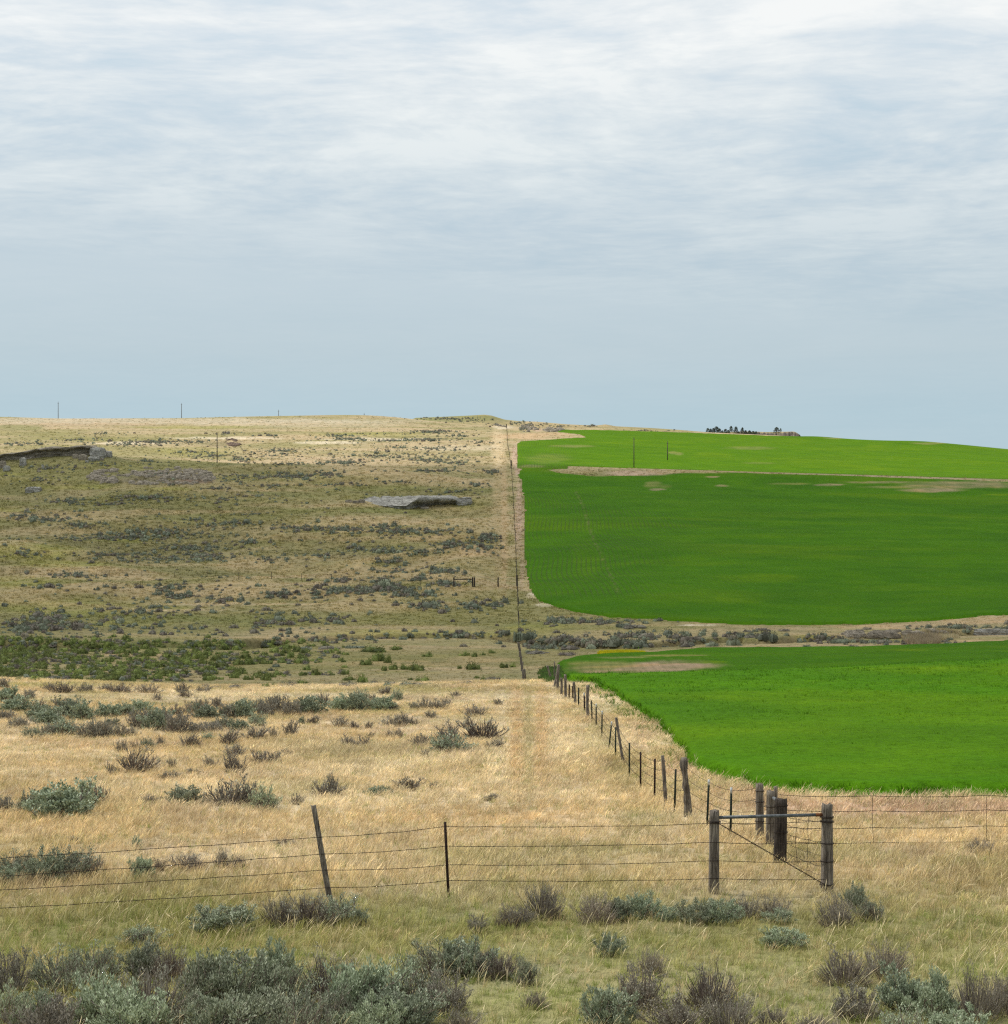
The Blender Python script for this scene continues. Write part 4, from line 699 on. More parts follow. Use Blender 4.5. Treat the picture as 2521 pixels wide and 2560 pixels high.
LAB = {(690,2450): 'pale green sagebrush standing highest in the middle of the bottom left thicket', (1525,2384): 'small round sagebrush alone in the grass left of the corner posts', (1630,2432): 'bare forked dead sagebrush poking up behind the bottom centre bushes', (1954,2362): 'low pale sagebrush alone in the grass below the gap of the braced corner posts',
 (2140,2268): 'upright green sagebrush tuft at the foot of the right braced post', (2095,2310): 'grey twiggy sagebrush just below the right braced post', (2455,2128): 'small bare grey bush alone in dry grass near the right edge beneath the wires', (560,2323): 'wide low pale sagebrush left of the foot of the leaning wooden post', (772,2310): 'dark twiggy sagebrush in front of the foot of the leaning wooden post',
 (355,2357): 'straggly sagebrush alone in the grass left of the leaning post', (1195,2327): 'small round sagebrush in the grass right of the thin metal post', (1358,2290): 'tall grey-brown twiggy sagebrush midway between the metal post and the braced corner', (154,2038): 'largest leafy sagebrush in the dry meadow above the left end of the wires',
 (573,2010): 'wide bare-twigged sagebrush just above and left of the leaning post top', (463,2008): 'low green-topped sagebrush left of the wide bare one above the leaning post', (342,1926): 'spreading dead sagebrush skeleton with bare black branches in the left meadow', (833,1985): 'upright curved dead branch standing in dry grass right of the leaning post', (817,1988): 'low dead brush at the foot of the upright curved branch',
 (745,2010): 'small bare black brush beside the top of the leaning post', (1207,1845): 'big bare grey sagebrush nearest the wheel tracks', (1118,1852): 'bare brown sagebrush behind the leafier one near the wheel tracks', (1122,1878): 'rounded grey-green sagebrush in front of the big bare ones near the wheel tracks', (184,2105): 'tiny forked dead twig in the dry grass above the left thicket', (703,2108): 'thin wisp of dry brush between the leaning post and the metal post wires'}
for cx, by, w_, h_, k in FRONT:
    z_ = 'in the bottom left thicket' if by > 2400 and cx < 1400 else 'in the bottom right bushes' if by > 2400 else 'just below the braced corner posts' if by > 2255 and cx > 1400 else 'just below the leaning post and metal post' if by > 2255 else 'behind the wires at the left edge' if cx < 700 else 'in the grass at the right'
    fs = 1.08 if by > 2400 else 1.12
    place('n' + k, cx, by + 4, w_ * fs, h_ * fs, 'sagebrush', z_, LAB.get((cx, by)))
for cx, by, w_, h_, k in MIDL:
    z_ = 'in the dry meadow just above the leaning post' if by > 1960 else 'in the open left of the meadow' if by > 1842 and cx < 750 else 'in the open middle of the meadow' if by > 1842 else 'in the long leafy band across the left meadow' if by > 1734 and cx < 700 else 'in the leafy band nearer the wheel tracks' if by > 1734 else 'along the crest of the left meadow'
    place('m' + k, cx, by + 2, w_ * 1.25, h_ * 1.15 + 5, 'sagebrush', z_, LAB.get((cx, by)))
# crest fringe and creek side sagebrush
rr = random.Random(5)
def band(n, pts, wr, hr, kinds, cat, zone, spread=6):
    for i in range(n):
        t = rr.random() * (len(pts) - 1); j = int(t); f = t - j; x = pts[j][0] * (1 - f) + pts[j + 1][0] * f; y = pts[j][1] * (1 - f) + pts[j + 1][1] * f
        s = rr.uniform(*wr) * 1.2; place(rr.choice(kinds), x + rr.uniform(-8, 8), y + rr.uniform(-spread, spread), s, s * rr.uniform(*hr), cat, zone)
band(40, [(500, 1719), (700, 1716), (1000, 1714), (1280, 1703)], (22, 42), (.3, .4), ['fT', 'fT', 'fL'], 'sagebrush', 'in the thin fringe just beyond the meadow crest', 3)
for cx, by, w_, h_ in [(1298,1596,30,38),(1326,1597,52,34),(1262,1584,34,20),(1388,1600,60,20),(1440,1600,40,16),(1560,1565,50,16),(1580,1568,60,16),(1500,1560,26,12),(1455,1553,32,12),(1674,1592,24,18),(1690,1594,36,22),(1717,1590,28,24),(1750,1598,30,16),(1787,1590,24,20),(1540,1610,60,26),(1590,1612,60,30),(1610,1616,44,26),(1480,1612,60,26),(1430,1622,60,20),(1716,1616,34,20),(1780,1614,40,22),(1830,1612,40,26),(1620,1592,60,22),(1560,1592,44,20),(1930,1600,44,34),(1905,1596,40,24),(1880,1592,44,20),(1840,1584,34,14),(1870,1578,30,12),(2100,1606,56,20),(2140,1604,40,18),(2130,1618,36,14),(2210,1606,40,18),(2168,1572,26,12),(2020,1618,26,16),(2510,1580,30,22),(1960,1576,30,12),(1910,1574,36,12),(1150,1582,30,18),(1040,1578,24,12),(960,1592,34,14),(1060,1592,40,12),(820,1620,60,14),(880,1618,60,12),(760,1622,50,14),(1340,1632,70,14),(1420,1636,60,14)]:
    place('fL' if w_ > 20 and (cx + by) % 4 else 'fT', cx, by + 2, w_ * 1.15, h_ * 1.0, 'sagebrush', 'on the creek bank near the fence' if cx < 1500 else 'on the creek bank between the two green fields')
# sagebrush that dots the hillsides, following its real patches: (cx,cy,rx,ry,count,size m)
HP = [(1500,1612,150,10,70,1.1),(1700,1604,110,9,40,.9),(1620,1590,200,8,45,.9),(1880,1592,80,8,36,1.0),(1400,1600,80,12,36,1.0),(2200,1606,160,7,60,.9),(2060,1600,60,7,30,.9),(1500,1556,130,5,50,.9),(2400,1570,120,6,50,.9),(1340,1620,60,8,30,1.0),(1150,1590,130,8,40,.9),(860,1600,160,8,60,.9),
 (300,1345,260,12,150,1.2),(480,1372,130,10,90,1.3),(510,1390,60,9,60,1.3),(400,1400,190,8,70,1.2),(280,1388,130,6,50,1.2),(620,1356,60,5,24,1.2),(60,1385,60,10,26,1.1),(200,1440,110,8,34,1.2),(120,1468,30,7,14,1.4),(430,1470,160,14,40,1.1),(440,1492,60,5,34,1.1),(560,1500,160,16,40,1.2),(350,1530,240,20,60,1.1),(120,1555,110,22,70,1.3),(200,1570,200,20,60,1.2),(60,1570,40,20,30,1.4),(680,1560,120,16,28,1.1),(820,1550,120,14,28,1.1),
 (960,1475,90,8,110,1.3),(860,1480,110,7,60,1.2),(700,1485,60,5,24,1.1),(1030,1490,60,5,30,1.2),(960,1455,30,6,14,1.4),(860,1450,40,5,16,1.2),(1115,1462,26,4,16,1.3),(1060,1450,80,6,16,1.2),(1000,1430,120,14,36,1.1),(1110,1430,45,8,30,1.3),(980,1405,60,7,30,1.1),(1050,1380,100,8,40,1.1),(900,1375,100,10,46,1.2),(980,1380,40,5,16,1.1),(1130,1362,60,9,60,1.3),(1210,1345,34,16,50,1.4),(1220,1370,30,14,26,1.3),(1000,1330,180,10,120,1.3),(850,1325,130,9,70,1.2),(740,1320,90,6,40,1.1),(960,1318,40,6,30,1.2),(800,1390,60,6,16,1.3),(670,1400,60,14,16,1.2),(1180,1520,90,16,40,1.2),(1060,1515,60,8,24,1.2),(1240,1512,26,7,14,1.2),(820,1500,120,10,10,1.1),(1290,1560,60,20,10,1.2),(1400,1555,70,10,24,1.2),
 (120,1300,120,16,70,1.3),(200,1315,60,8,40,1.2),(60,1290,60,10,30,1.2),(170,1255,80,7,50,1.2),(370,1245,100,7,90,1.2),(280,1262,60,4,20,1.1),(330,1330,80,12,50,1.2),(560,1310,100,12,60,1.2),(500,1300,60,6,20,1.2),(440,1330,90,10,50,1.1),(560,1250,80,12,30,1.1),(600,1190,60,6,24,1.2),(580,1200,70,8,24,1.1),(540,1222,40,3,22,1.2),
 (720,1192,100,10,110,1.3),(820,1185,60,8,40,1.2),(1080,1178,110,4,50,1.2),(1230,1180,26,5,24,1.3),(840,1212,80,3,24,1.1),(680,1215,60,3,20,1.1),(1000,1205,100,5,20,1.1),(1200,1212,60,5,22,1.2),(1150,1230,80,8,24,1.1),(880,1209,60,2,10,1.1),(640,1240,60,14,14,1.1),(640,1285,60,6,16,1.1),
 (860,1158,70,6,90,1.3),(720,1160,90,5,50,1.1),(1080,1150,100,9,110,1.2),(1130,1158,60,6,36,1.2),(950,1140,200,14,110,1.1),(700,1128,100,8,70,1.2),(680,1140,120,6,30,1.1),(1000,1120,150,12,70,1.1),(1090,1122,50,6,30,1.3),(980,1102,160,2.5,90,1.3),(1060,1099,100,3,50,1.2),(850,1090,60,4,50,1.3),(880,1098,60,4,40,1.2),(1080,1080,90,5,110,1.3),(940,1085,60,3,12,1.1),(1150,1090,40,3,30,1.2),(680,1090,16,3,14,1.5),(1200,1107,30,5,16,1.2),
 (380,1106,140,6,130,1.3),(320,1112,60,5,40,1.2),(200,1100,180,8,70,1.1),(70,1110,80,6,30,1.2),(260,1085,60,4,20,1.3),(560,1085,40,4,24,1.2),(540,1140,90,10,80,1.2),(600,1150,50,8,40,1.2),(480,1130,60,10,20,1.1),(20,1110,30,4,14,1.3),(500,1105,30,4,30,1.2),
 (120,1170,150,14,40,1.2),(250,1160,100,12,24,1.2),(380,1155,30,5,14,1.3),(100,1200,120,16,34,1.1),(400,1185,80,6,20,1.2),
 (1130,1047,90,4,110,1.1),(1180,1052,60,5,50,1.1),(1330,1062,70,6,50,1.4),(1310,1072,20,4,20,1.5),(1290,1058,40,4,24,1.4),(1400,1066,60,3,20,1.3),(1480,1066,16,2,14,1.6),(1600,1077,180,2,20,1.3),(1240,1062,30,4,16,1.4),
 (620,1400,640,160,170,1.0),(620,1260,620,60,120,1.0),(640,1120,620,30,110,1.0),(500,1580,500,14,50,1.0)]
pxs = []; pys = []; szs = []
for cx, cy, rx, ry, n, s in HP:
    n = int(n * 1.35); a = R.uniform(0, 6.283, n); q = np.abs(R.randn(n)) * .72; q = np.where(rx > 300, np.sqrt(R.rand(n)), q); pxs.append(cx + rx * q * np.cos(a) * (1 + .15 * R.randn(n))); pys.append(cy + ry * q * np.sin(a) * (1 + .15 * R.randn(n))); szs.append(.86 * s * np.exp(R.normal(-.05, .33, n)))
pxs.append(R.uniform(-1060, -40, 1500)); pys.append(1150 + 450 * R.rand(1500)); szs.append(np.exp(R.normal(0, .3, 1500))); pxs.append(R.uniform(-1060, -60, 60)); pys.append(R.uniform(1740, 2300, 60)); szs.append(R.uniform(.7, 1.4, 60))
pxs, pys, szs = map(np.concatenate, (pxs, pys, szs))
X, Y, ok = hits(pxs, pys); ok &= ((Y > 205) | (pxs > 1290) & (Y > 178) | (pxs < -60)) & (pxs > -1080) & (np.abs(pxs - (1262 + .05 * (pys - 1060))) > 14) & (pxs < 2530); ok &= ~(field_of(X, Y, tz(X, Y))[0] | field_of(X, Y, tz(X, Y))[1] | field_of(X, Y, tz(X, Y))[2])
X, Y, szs, pxs, pys = X[ok], Y[ok], szs[ok], pxs[ok], pys[ok]
# green shrubs of the valley floor
GR = [(962,1675,22,16),(985,1672,25,16),(1012,1672,24,14),(1040,1674,32,20),(1179,1672,38,18),(1150,1670,14,9),(1257,1668,22,14),(1282,1666,16,11),(904,1706,28,22),(874,1699,26,13),(858,1681,22,10),(791,1686,20,18),(694,1686,24,14),(768,1673,18,14),(1027,1698,14,8),(1193,1694,14,9),(1209,1700,18,11),(1163,1637,20,12),(1231,1631,22,10),(1070,1640,26,12),(753,1708,24,12),(667,1716,24,12),(685,1714,20,10),(920,1660,30,16),(950,1650,40,22),(970,1655,18,20),(930,1628,60,18),(990,1622,34,12),(1208,1636,12,9),(1188,1640,16,12)]
for cx, by, w_, h_ in GR: place('fG', cx, by + 2, w_ * 1.35, h_ * 1.45, 'green bush', 'scattered at the right of the valley floor')
place('fG', 1060, 1708, 52, 26, 'green bush', 'v', 'widest bright green bush, low and rounded, just beyond the meadow crest')
for i in range(262):
    x = 760 * rr.random() ** 1.15; t = rr.random(); y = 1600 + 100 * t
    if x > 420 and t > .62 and rr.random() < .4: continue
    s = rr.uniform(20, 40) * (.85 + .3 * t); place('fG', x, y + 2, s * 1.0, s * rr.uniform(.5, .8), 'green bush', 'on the left valley floor before the creek' if y > 1640 else 'along the left stretch of the creek')
gx = [s for s in SHR if s['cat'] == 'green bush']
for i in range(90):
    x = 700 * rr.random(); y = rr.uniform(1608, 1690); place(rr.choice(['fT', 'fL']), x, y, rr.uniform(20, 38), rr.uniform(10, 17), 'sagebrush', 'among the green bushes of the left valley floor')
nsage = sum(s['cat'] == 'sagebrush' for s in SHR)
# the largest of the hillside bushes are things of their own too, up to 300 in all
order = np.argsort(-(szs / Y) * ((pxs > -20) & (pxs < 2530))); take = max(0, 300 - nsage)
hz_ = lambda px, py: ('on the knoll behind the skyline' if py < 1062 and px > 1030 else 'on the sunlit upper slope' if py < 1150 else 'around the flat grey rock slab' if 780 < px < 1250 and py < 1310 else 'on the lower left hillside' if px < 640 else 'on the middle hillside left of the long fence')
for i in order[:take]:
    s = F / Y[i]; SHR.append(dict(kind='fL' if R.rand() < .75 else 'fT', x=X[i], d=Y[i], w=szs[i] * 1.1, h=szs[i] * .62, cat='sagebrush', zone=hz_(pxs[i], pys[i]), label=None, px=pxs[i], py=pys[i], area=1))
rest = order[take:]
# labels: the look and the place; ordinals only for short rows, otherwise shared by bushes nothing tells apart
def look(s):
    k = s['kind'][1]; big = s['w'] * s['h']
    sz = 'large' if big > .75 else 'small' if big < .22 else 'mid-sized'
    if s['cat'] == 'green bush': return ('tiny' if s['w'] < .85 else 'small rounded' if s['w'] < 1.15 else 'rounded' if s['w'] < 1.4 else 'full rounded' if s['w'] < 1.65 else 'wide') + ' green bush'
    return sz + {'L': ' leafy grey-green sagebrush', 'M': ' half-bare grey sagebrush', 'T': ' bare twiggy brown sagebrush'}[k]
def spot(s):
    x, z = s['px'], s['zone']
    if s['d'] < 40: m = ((150, 'by the left edge'), (400, 'left of the leaning post'), (700, 'below the leaning post'), (960, 'right of the leaning post'), (1300, 'below the metal post'), (1600, 'left of the braced posts'), (1900, 'below the left braced post'), (2160, 'below the right braced post'), (2330, 'right of the braced posts'), (9999, 'by the right edge'))
    elif s['d'] < 112: m = ((80, 'at the left edge'), (200, 'near the left edge'), (330, 'below the far boulder'), (470, 'below the second skyline pole'), (620, 'below the brown pole'), (760, 'above the leaning post'), (900, 'right of the leaning post'), (1040, 'left of the metal post'), (1160, 'above the metal post'), (9999, 'beside the wheel tracks'))
    elif x > 1290: m = ((1420, 'just right of the fence'), (1560, 'left of the yellow flowers'), (1700, 'behind the yellow flowers'), (1850, 'right of the yellow flowers'), (2090, 'left of the creek ledge'), (9999, 'near the creek ledge'))
    else: m = ((60, 'at the left edge'), (140, 'below the first skyline pole'), (230, 'below the left cliff end'), (330, 'left of the stone outcrop line'), (430, 'below the stone outcrop'), (540, 'left of the brown pole line'), (640, 'below the brown pole'), (760, 'left of the grey slab line'), (880, 'below the slab left end'), (1000, 'below the grey slab'), (1130, 'below the slab right end'), (9999, 'beside the climbing fence'))
    return next(t for l, t in m if x < l)
ZS = {'in the bottom left thicket': 'bottom left thicket', 'in the bottom right bushes': 'bottom right thicket', 'just below the braced corner posts': 'row under the fence', 'just below the leaning post and metal post': 'row under the fence', 'behind the wires at the left edge': 'behind the wires', 'in the grass at the right': 'right grass',
      'in the dry meadow just above the leaning post': 'nearest meadow row', 'in the open left of the meadow': 'open meadow', 'in the open middle of the meadow': 'open meadow', 'in the long leafy band across the left meadow': 'leafy meadow band', 'in the leafy band nearer the wheel tracks': 'leafy meadow band', 'along the crest of the left meadow': 'meadow crest',
      'in the thin fringe just beyond the meadow crest': 'fringe beyond the crest', 'on the creek bank near the fence': 'creek bank', 'on the creek bank between the two green fields': 'creek bank', 'scattered at the right of the valley floor': 'right valley floor', 'on the left valley floor before the creek': 'left valley floor', 'along the left stretch of the creek': 'left creek edge', 'among the green bushes of the left valley floor': 'valley floor',
      'on the knoll behind the skyline': 'skyline knoll', 'on the sunlit upper slope': 'upper slope', 'around the flat grey rock slab': 'slab slope', 'on the lower left hillside': 'lower hillside', 'on the middle hillside left of the long fence': 'middle hillside'}
ordn = ['leftmost', 'second from left', 'third from left', 'fourth from left', 'fifth from left', 'sixth from left', 'seventh from left', 'eighth from left', 'ninth from left', 'tenth from left', 'eleventh from left', 'twelfth from left']
groups = {}
for s in SHR:
    if not s['label']: groups.setdefault((look(s), ZS[s['zone']], spot(s)), []).append(s)
for (lk, zn, sp_), ss in groups.items():
    ss.sort(key=lambda s: s['px'])
    for i, s in enumerate(ss):
        s['label'] = (f'{lk}, {zn}, {sp_}' if len(ss) == 1 else f'{lk}, {zn}, {sp_}, ' + ('rightmost' if i == len(ss) - 1 and len(ss) <= 12 else ordn[i]) if len(ss) <= 12 else f'{lk}, {zn}, {sp_}')
for s in SHR: assert len(s['label'].split()) <= 16, s['label']
for s in SHR:
    st, fo = rr.choice(PROT[s['kind']]); near = st is not None
    z = ground(s['x'], s['d']); rz = rr.uniform(0, 6.28); nm = 'sagebrush' if s['cat'] == 'sagebrush' else 'green_bush'
    g = 'sagebrush dotted over the grassland' if nm == 'sagebrush' else 'green bushes of the valley floor'
    sc_ = (s['w'], s['w'] * rr.uniform(.8, 1.1), s['h'])
    if near:
        e = link(nm, None, loc=(s['x'], s['d'], z - .02), rot=(0, 0, rz), scl=sc_); e.empty_display_size = .3; tag(e, s['label'], s['cat'], g)
        link('branches', st, e)
        if fo: link('foliage', fo, e)
    else:
        o = link(nm, fo, loc=(s['x'], s['d'], z - .05), rot=(0, 0, rz), scl=sc_); tag(o, s['label'], s['cat'], g)
# remaining hillside sagebrush as one object
Xr, Yr, sr = X[rest], Y[rest], szs[rest]; n = len(Xr)
fp = [bpy.data.objects.new('far_sagebrush', farshrub('far_sagebrush', 500 + i, 'far_sage' if i < 4 else 'far_twig', 56, .075)) for i in range(6)]
scatter('distant_sagebrush', 'countless small grey-green sagebrush speckling the far hillsides', 'sagebrush', np.stack([Xr, Yr, tz(Xr, Yr) - .05], 1), np.stack([np.zeros(n), np.zeros(n), R.uniform(0, 6.28, n)], 1), np.stack([sr, sr, sr * .62], 1), R.randint(0, 6, n), np.ones((n, 3)), fp)
print('shrubs', len(SHR), 'far', n)
pu = -30 + 900 * R.rand(1600) ** 1.4; pv = R.uniform(1592, 1704, 1600); X, Y, ok = hits(pu, pv); ok &= (Y > 125) & (Y < 262) & (fbm(X / 7, Y / 5, 19, 3) > -.05 - .25 * (pu < 350)); X, Y = X[ok], Y[ok]; n = len(X)
sr = .75 * np.exp(R.normal(0, .3, n)); lp = [bpy.data.objects.new('low_brush', farshrub('low_brush', 540 + i, 'green_leaf' if i < 3 else 'far_twig' if i < 4 else 'far_sage', 60, .07)) for i in range(5)]
scatter('low_brush', 'low tangle of green and grey brush between the larger bushes of the valley floor', 'brush', np.stack([X, Y, tz(X, Y) - .04], 1), np.stack([np.zeros(n), np.zeros(n), R.uniform(0, 6.28, n)], 1), np.stack([sr, sr, sr * .6], 1), R.randint(0, 5, n), np.ones((n, 3)), lp)
# grass clumps on far slopes: give the hillside its grain
tg = [blades('slope_tuft', 9, .35, .18, .42, .05, .1, 2, 'grass', 600 + i, splay=.7) for i in range(4)]
pu = np.concatenate([R.uniform(-40, 2560, 60000), R.uniform(-1080, -40, 14000), R.uniform(2560, 3300, 6000)]); pv = R.uniform(1040, 1725, len(pu)); X, Y, ok = hits(pu, pv); ok &= (Y > 105) & (Y < 900); X, Y = X[ok], Y[ok]; Z = tz(X, Y); f_ = field_of(X, Y, Z); k = ~(f_[0] | f_[1] | f_[2]); X, Y, Z = X[k], Y[k], Z[k]; n = len(X)
sc_ = np.clip(Y / 260, .8, 1.7) * (1 - .35 * (Y < 240)); tint = paint(X, Y, Z) * (.6 + .8 * R.rand(n)[:, None])
scatter('hillside_grass', 'tussocky grass covering the valley and hillsides', 'grass', np.stack([X, Y, Z - .03], 1), np.stack([R.normal(0, .1, n), R.normal(0, .1, n), R.uniform(0, 6.28, n)], 1), np.stack([sc_, sc_, .6 * sc_], 1), R.randint(0, 4, n), tint, tg)

# ------------------------------------------------------------------ rocks
def rock_mesh(name, size, seed, matn, flat=.6, amp=.16, sub=22, shape=None):
    n = sub; V = []; Fc = []
    r = np.random.RandomState(seed); o1, o2 = r.uniform(0, 90, 2)
    for ax in range(3):
        for sg in (-1, 1):
            b0 = len(V); a = np.linspace(-1, 1, n)
            for i in range(n):
                for j in range(n):
                    p = [0, 0, 0]; p[ax] = sg; p[(ax + 1) % 3] = a[i]; p[(ax + 2) % 3] = a[j]; V.append(p)
            for i in range(n - 1):
                for j in range(n - 1):
                    q = (b0 + i * n + j, b0 + i * n + j + 1, b0 + (i + 1) * n + j + 1, b0 + (i + 1) * n + j); Fc.append(q if sg < 0 else q[::-1])
    V = np.array(V, float); nrm = np.linalg.norm(V, axis=1)[:, None]; V = V * (1 - flat) / nrm * 1.25 + V * flat
    d = fbm(V[:, 0] * 1.6 + o1, V[:, 1] * 1.6 + V[:, 2] * 1.1 + o2, seed, 4); d2 = fbm(V[:, 1] * 2.5 + o2, V[:, 2] * 6 + V[:, 0] * .7 + o1, seed + 3, 3)
    V = V * (1 + amp * d + amp * .55 * d2)[:, None]
    if shape is not None: V = shape(V)
    V = V * np.array(size) / 2
    return mesh(name, V, Fc, M[matn], True)
def boulder(px, py, wpx, hpx, label, matn='rock', name='boulder', depth=.8, rz=0, cat='boulder', group=None, seed=0, **kw):
    x, d = hit(px, py); s = F / d; w_, h_ = wpx / s, hpx / s
    me = rock_mesh(name, (w_, w_ * depth, h_ * 1.5), seed, matn, **kw)
    o = link(name, me, loc=(x, d + w_ * depth * .3, ground(x, d) + h_ * .32), rot=(0, 0, rz)); return tag(o, label, cat, group)
def slab():
    x0, d0 = hit(1020, 1269); z0 = ground(x0, d0); n = 130; xs = np.linspace((862 - CX) / F * d0, (1153 - CX) / F * d0, n); V = []
    for i, x in enumerate(xs):
        t = i / (n - 1); hb = 1.9 * sstep(-.02, .22, t) * (1 - .35 * sstep(.9, 1, t)); rr_ = sstep(.52, .66, t); hf = .35 * sstep(0, .3, t) * (1 - rr_) + 2.7 * rr_ * (1 - .3 * sstep(.93, 1, t)); uc = 2.8 * rr_
        e0 = .5 * float(vnoise(np.array([x * .45]), np.array([1.]), 4)[0]); dep = 8.5 * (.55 + .45 * sstep(0, .4, t)); fw = -2.2 * sstep(.1, .5, t) * (1 - sstep(.6, .8, t)) - 1.0
        P = [(uc + .4, -.8), (uc, .25 * hf), (uc * .5, .45 * hf), (-.1 * rr_, .62 * hf), (-.35, .8 * hf), (-.1, .97 * hf), (.7, hf + .08)] + [(.7 + (dep - .7) * q, hf + (hb + dep * .155 - hf) * (q ** .8)) for q in (.15, .3, .45, .6, .75, .9, 1.0)] + [(dep + .8, dep * .155 + .2), (dep + 1.2, -.5)]
        for j, (u, v) in enumerate(P):
            a = float(vnoise(np.array([x * .8 + j * .13]), np.array([j * .8]), 6)[0] - .5); b_ = float(vnoise(np.array([x * 2.2]), np.array([j * 1.7]), 7)[0] - .5); lay = .22 * math.sin(j * 2.4 + x * .25) - .5 * max(0, 1 - abs(((x + .3 * j) % 5.3) - 2.6) / .25)
            V.append((x - x0, u + fw + a * 1.1 + b_ * .4 + e0, v + (a * .35 + b_ * .2 + (lay if 6 < j < 14 else 0)) * min(1, max(hf, hb))))
    m = len(P); Fc = [(i * m + j, (i + 1) * m + j, (i + 1) * m + j + 1, i * m + j + 1) for i in range(n - 1) for j in range(m - 1)] + [tuple(range(m)), tuple((n - 1) * m + j for j in range(m))[::-1]]
    tag(link('rock_slab', mesh('rock_slab', V, Fc, M['rock']), loc=(x0, d0, z0 + .1)), 'long flat grey rock slab on the middle hillside, dark under its overhanging right end', 'rock')
slab()
boulder(1161, 1262, 36, 17, 'squat grey boulder just right of the long flat slab', seed=5)
for i, (a, b, c, d_) in enumerate([(872, 1256, 16, 6), (889, 1258, 14, 6), (905, 1257, 16, 8), (1062, 1272, 20, 5), (820, 1271, 8, 3)]):
    boulder(a, b, c, d_, ['leftmost small pale stone beside the slab', 'second small pale stone left of the slab', 'small pale stone touching the left end of the slab', 'flat pale stone lying under the overhang of the slab', 'lone tiny stone in the grass left of the slab'][i], matn='rock2', seed=30 + i, group='pale stones around the slab', sub=10)
boulder(82, 1231, 36, 13, 'pale grey rounded boulder on its own below the left cliff', seed=8)
for i, (a, b, c, d_, l) in enumerate([(57, 1164, 15, 18, 'upright pale boulder under the left cliff'), (206, 1150, 20, 12, 'pale boulder at the foot of the right end of the left cliff'), (234, 1152, 26, 11, 'wide boulder at the foot of the right end of the left cliff'), (188, 1146, 14, 10, 'small pale boulder under the middle of the left cliff'), (217, 1157, 8, 6, 'tiny pale stone below the right end of the left cliff'), (254, 1151, 9, 5, 'small flat stone furthest right under the left cliff'), (16, 1178, 16, 12, 'pale boulder low at the left edge under the cliff'), (6, 1170, 16, 16, 'grey boulder cut by the left edge of the picture'), (107, 1172, 7, 8, 'small pinkish stone below the middle of the left cliff')]):
    boulder(a, b, c, d_, l, matn='rock2' if i % 2 else 'rock', seed=50 + i, group='fallen boulders under the left cliff', sub=12)
# cliff at the left
def cliff(name, path, heights, over, matn, label, cat='cliff', seed=1, back=9, step=1.0):
    P = [hit(a, b) for a, b in path]; P = [(x, y) for x, y in P]; L_ = [0]
    for p, q in zip(P[:-1], P[1:]): L_.append(L_[-1] + math.hypot(q[0] - p[0], q[1] - p[1]))
    n = int(L_[-1] / step) + 2; s = np.linspace(0, L_[-1], n); xs = np.interp(s, L_, [p[0] for p in P]); ys = np.interp(s, L_, [p[1] for p in P]); hs = np.interp(s, L_, heights)
    prof = [(-.2, -.6), (.25, .0), (.5, .18), (.35, .34), (.62, .5), (.55, .64), (.1, .72), (-.35, .80), (-.75, .88), (-.8, .96), (-.3, 1.03), (1.2, 1.06), (back, .75), (back + 3, -.5)]
    V = []; m = len(prof)
    for i in range(n):
        zb_ = ground(xs[i], ys[i])
        for j, (u, v) in enumerate(prof):
            e = vnoise(np.array([s[i] / 2.3]), np.array([j * .7]), seed)[0] - .5; e2 = vnoise(np.array([s[i] / .9]), np.array([j * 1.3]), seed + 2)[0] - .5
            hh_ = hs[i] * (1 + .25 * (vnoise(np.array([s[i] / 5]), np.array([3.]), seed)[0] - .5))
            V.append((xs[i], ys[i] + u * over + (e * 1.9 + e2 * .8) * (1 if j < 10 else .3) * over * .7, zb_ + v * hh_ + e * .25 * hh_ * (.4 if j > 9 else 1)))
    Fc = [(i * m + j, (i + 1) * m + j, (i + 1) * m + j + 1, i * m + j + 1) for i in range(n - 1) for j in range(m - 1)] + [tuple(range(m)), tuple((n - 1) * m + j for j in range(m))[::-1]]
    x0, y0 = P[len(P) // 2]; z0 = ground(x0, y0); V = np.array(V) - np.array((x0, y0, z0)); me = mesh(name, V, Fc, M[matn])
    return tag(link(name, me, loc=(x0, y0, z0)), label, cat)
cliff('cliff', [(-120, 1163), (-40, 1157), (20, 1151), (80, 1147), (140, 1141), (190, 1140), (236, 1139), (262, 1143)], [2.0, 2.1, 2.3, 2.5, 2.8, 3.4, 3.0, .9], 1.3, 'rock2', 'pale rock cliff with a dark overhanging rim at the left edge below the skyline', seed=4, step=.6)
boulder(243, 1144, 34, 22, 'big rounded boulder forming the right end of the left cliff', seed=71, matn='rock'); boulder(268, 1142, 20, 13, 'smaller rounded boulder tucked right of the cliff end', seed=72, matn='rock')
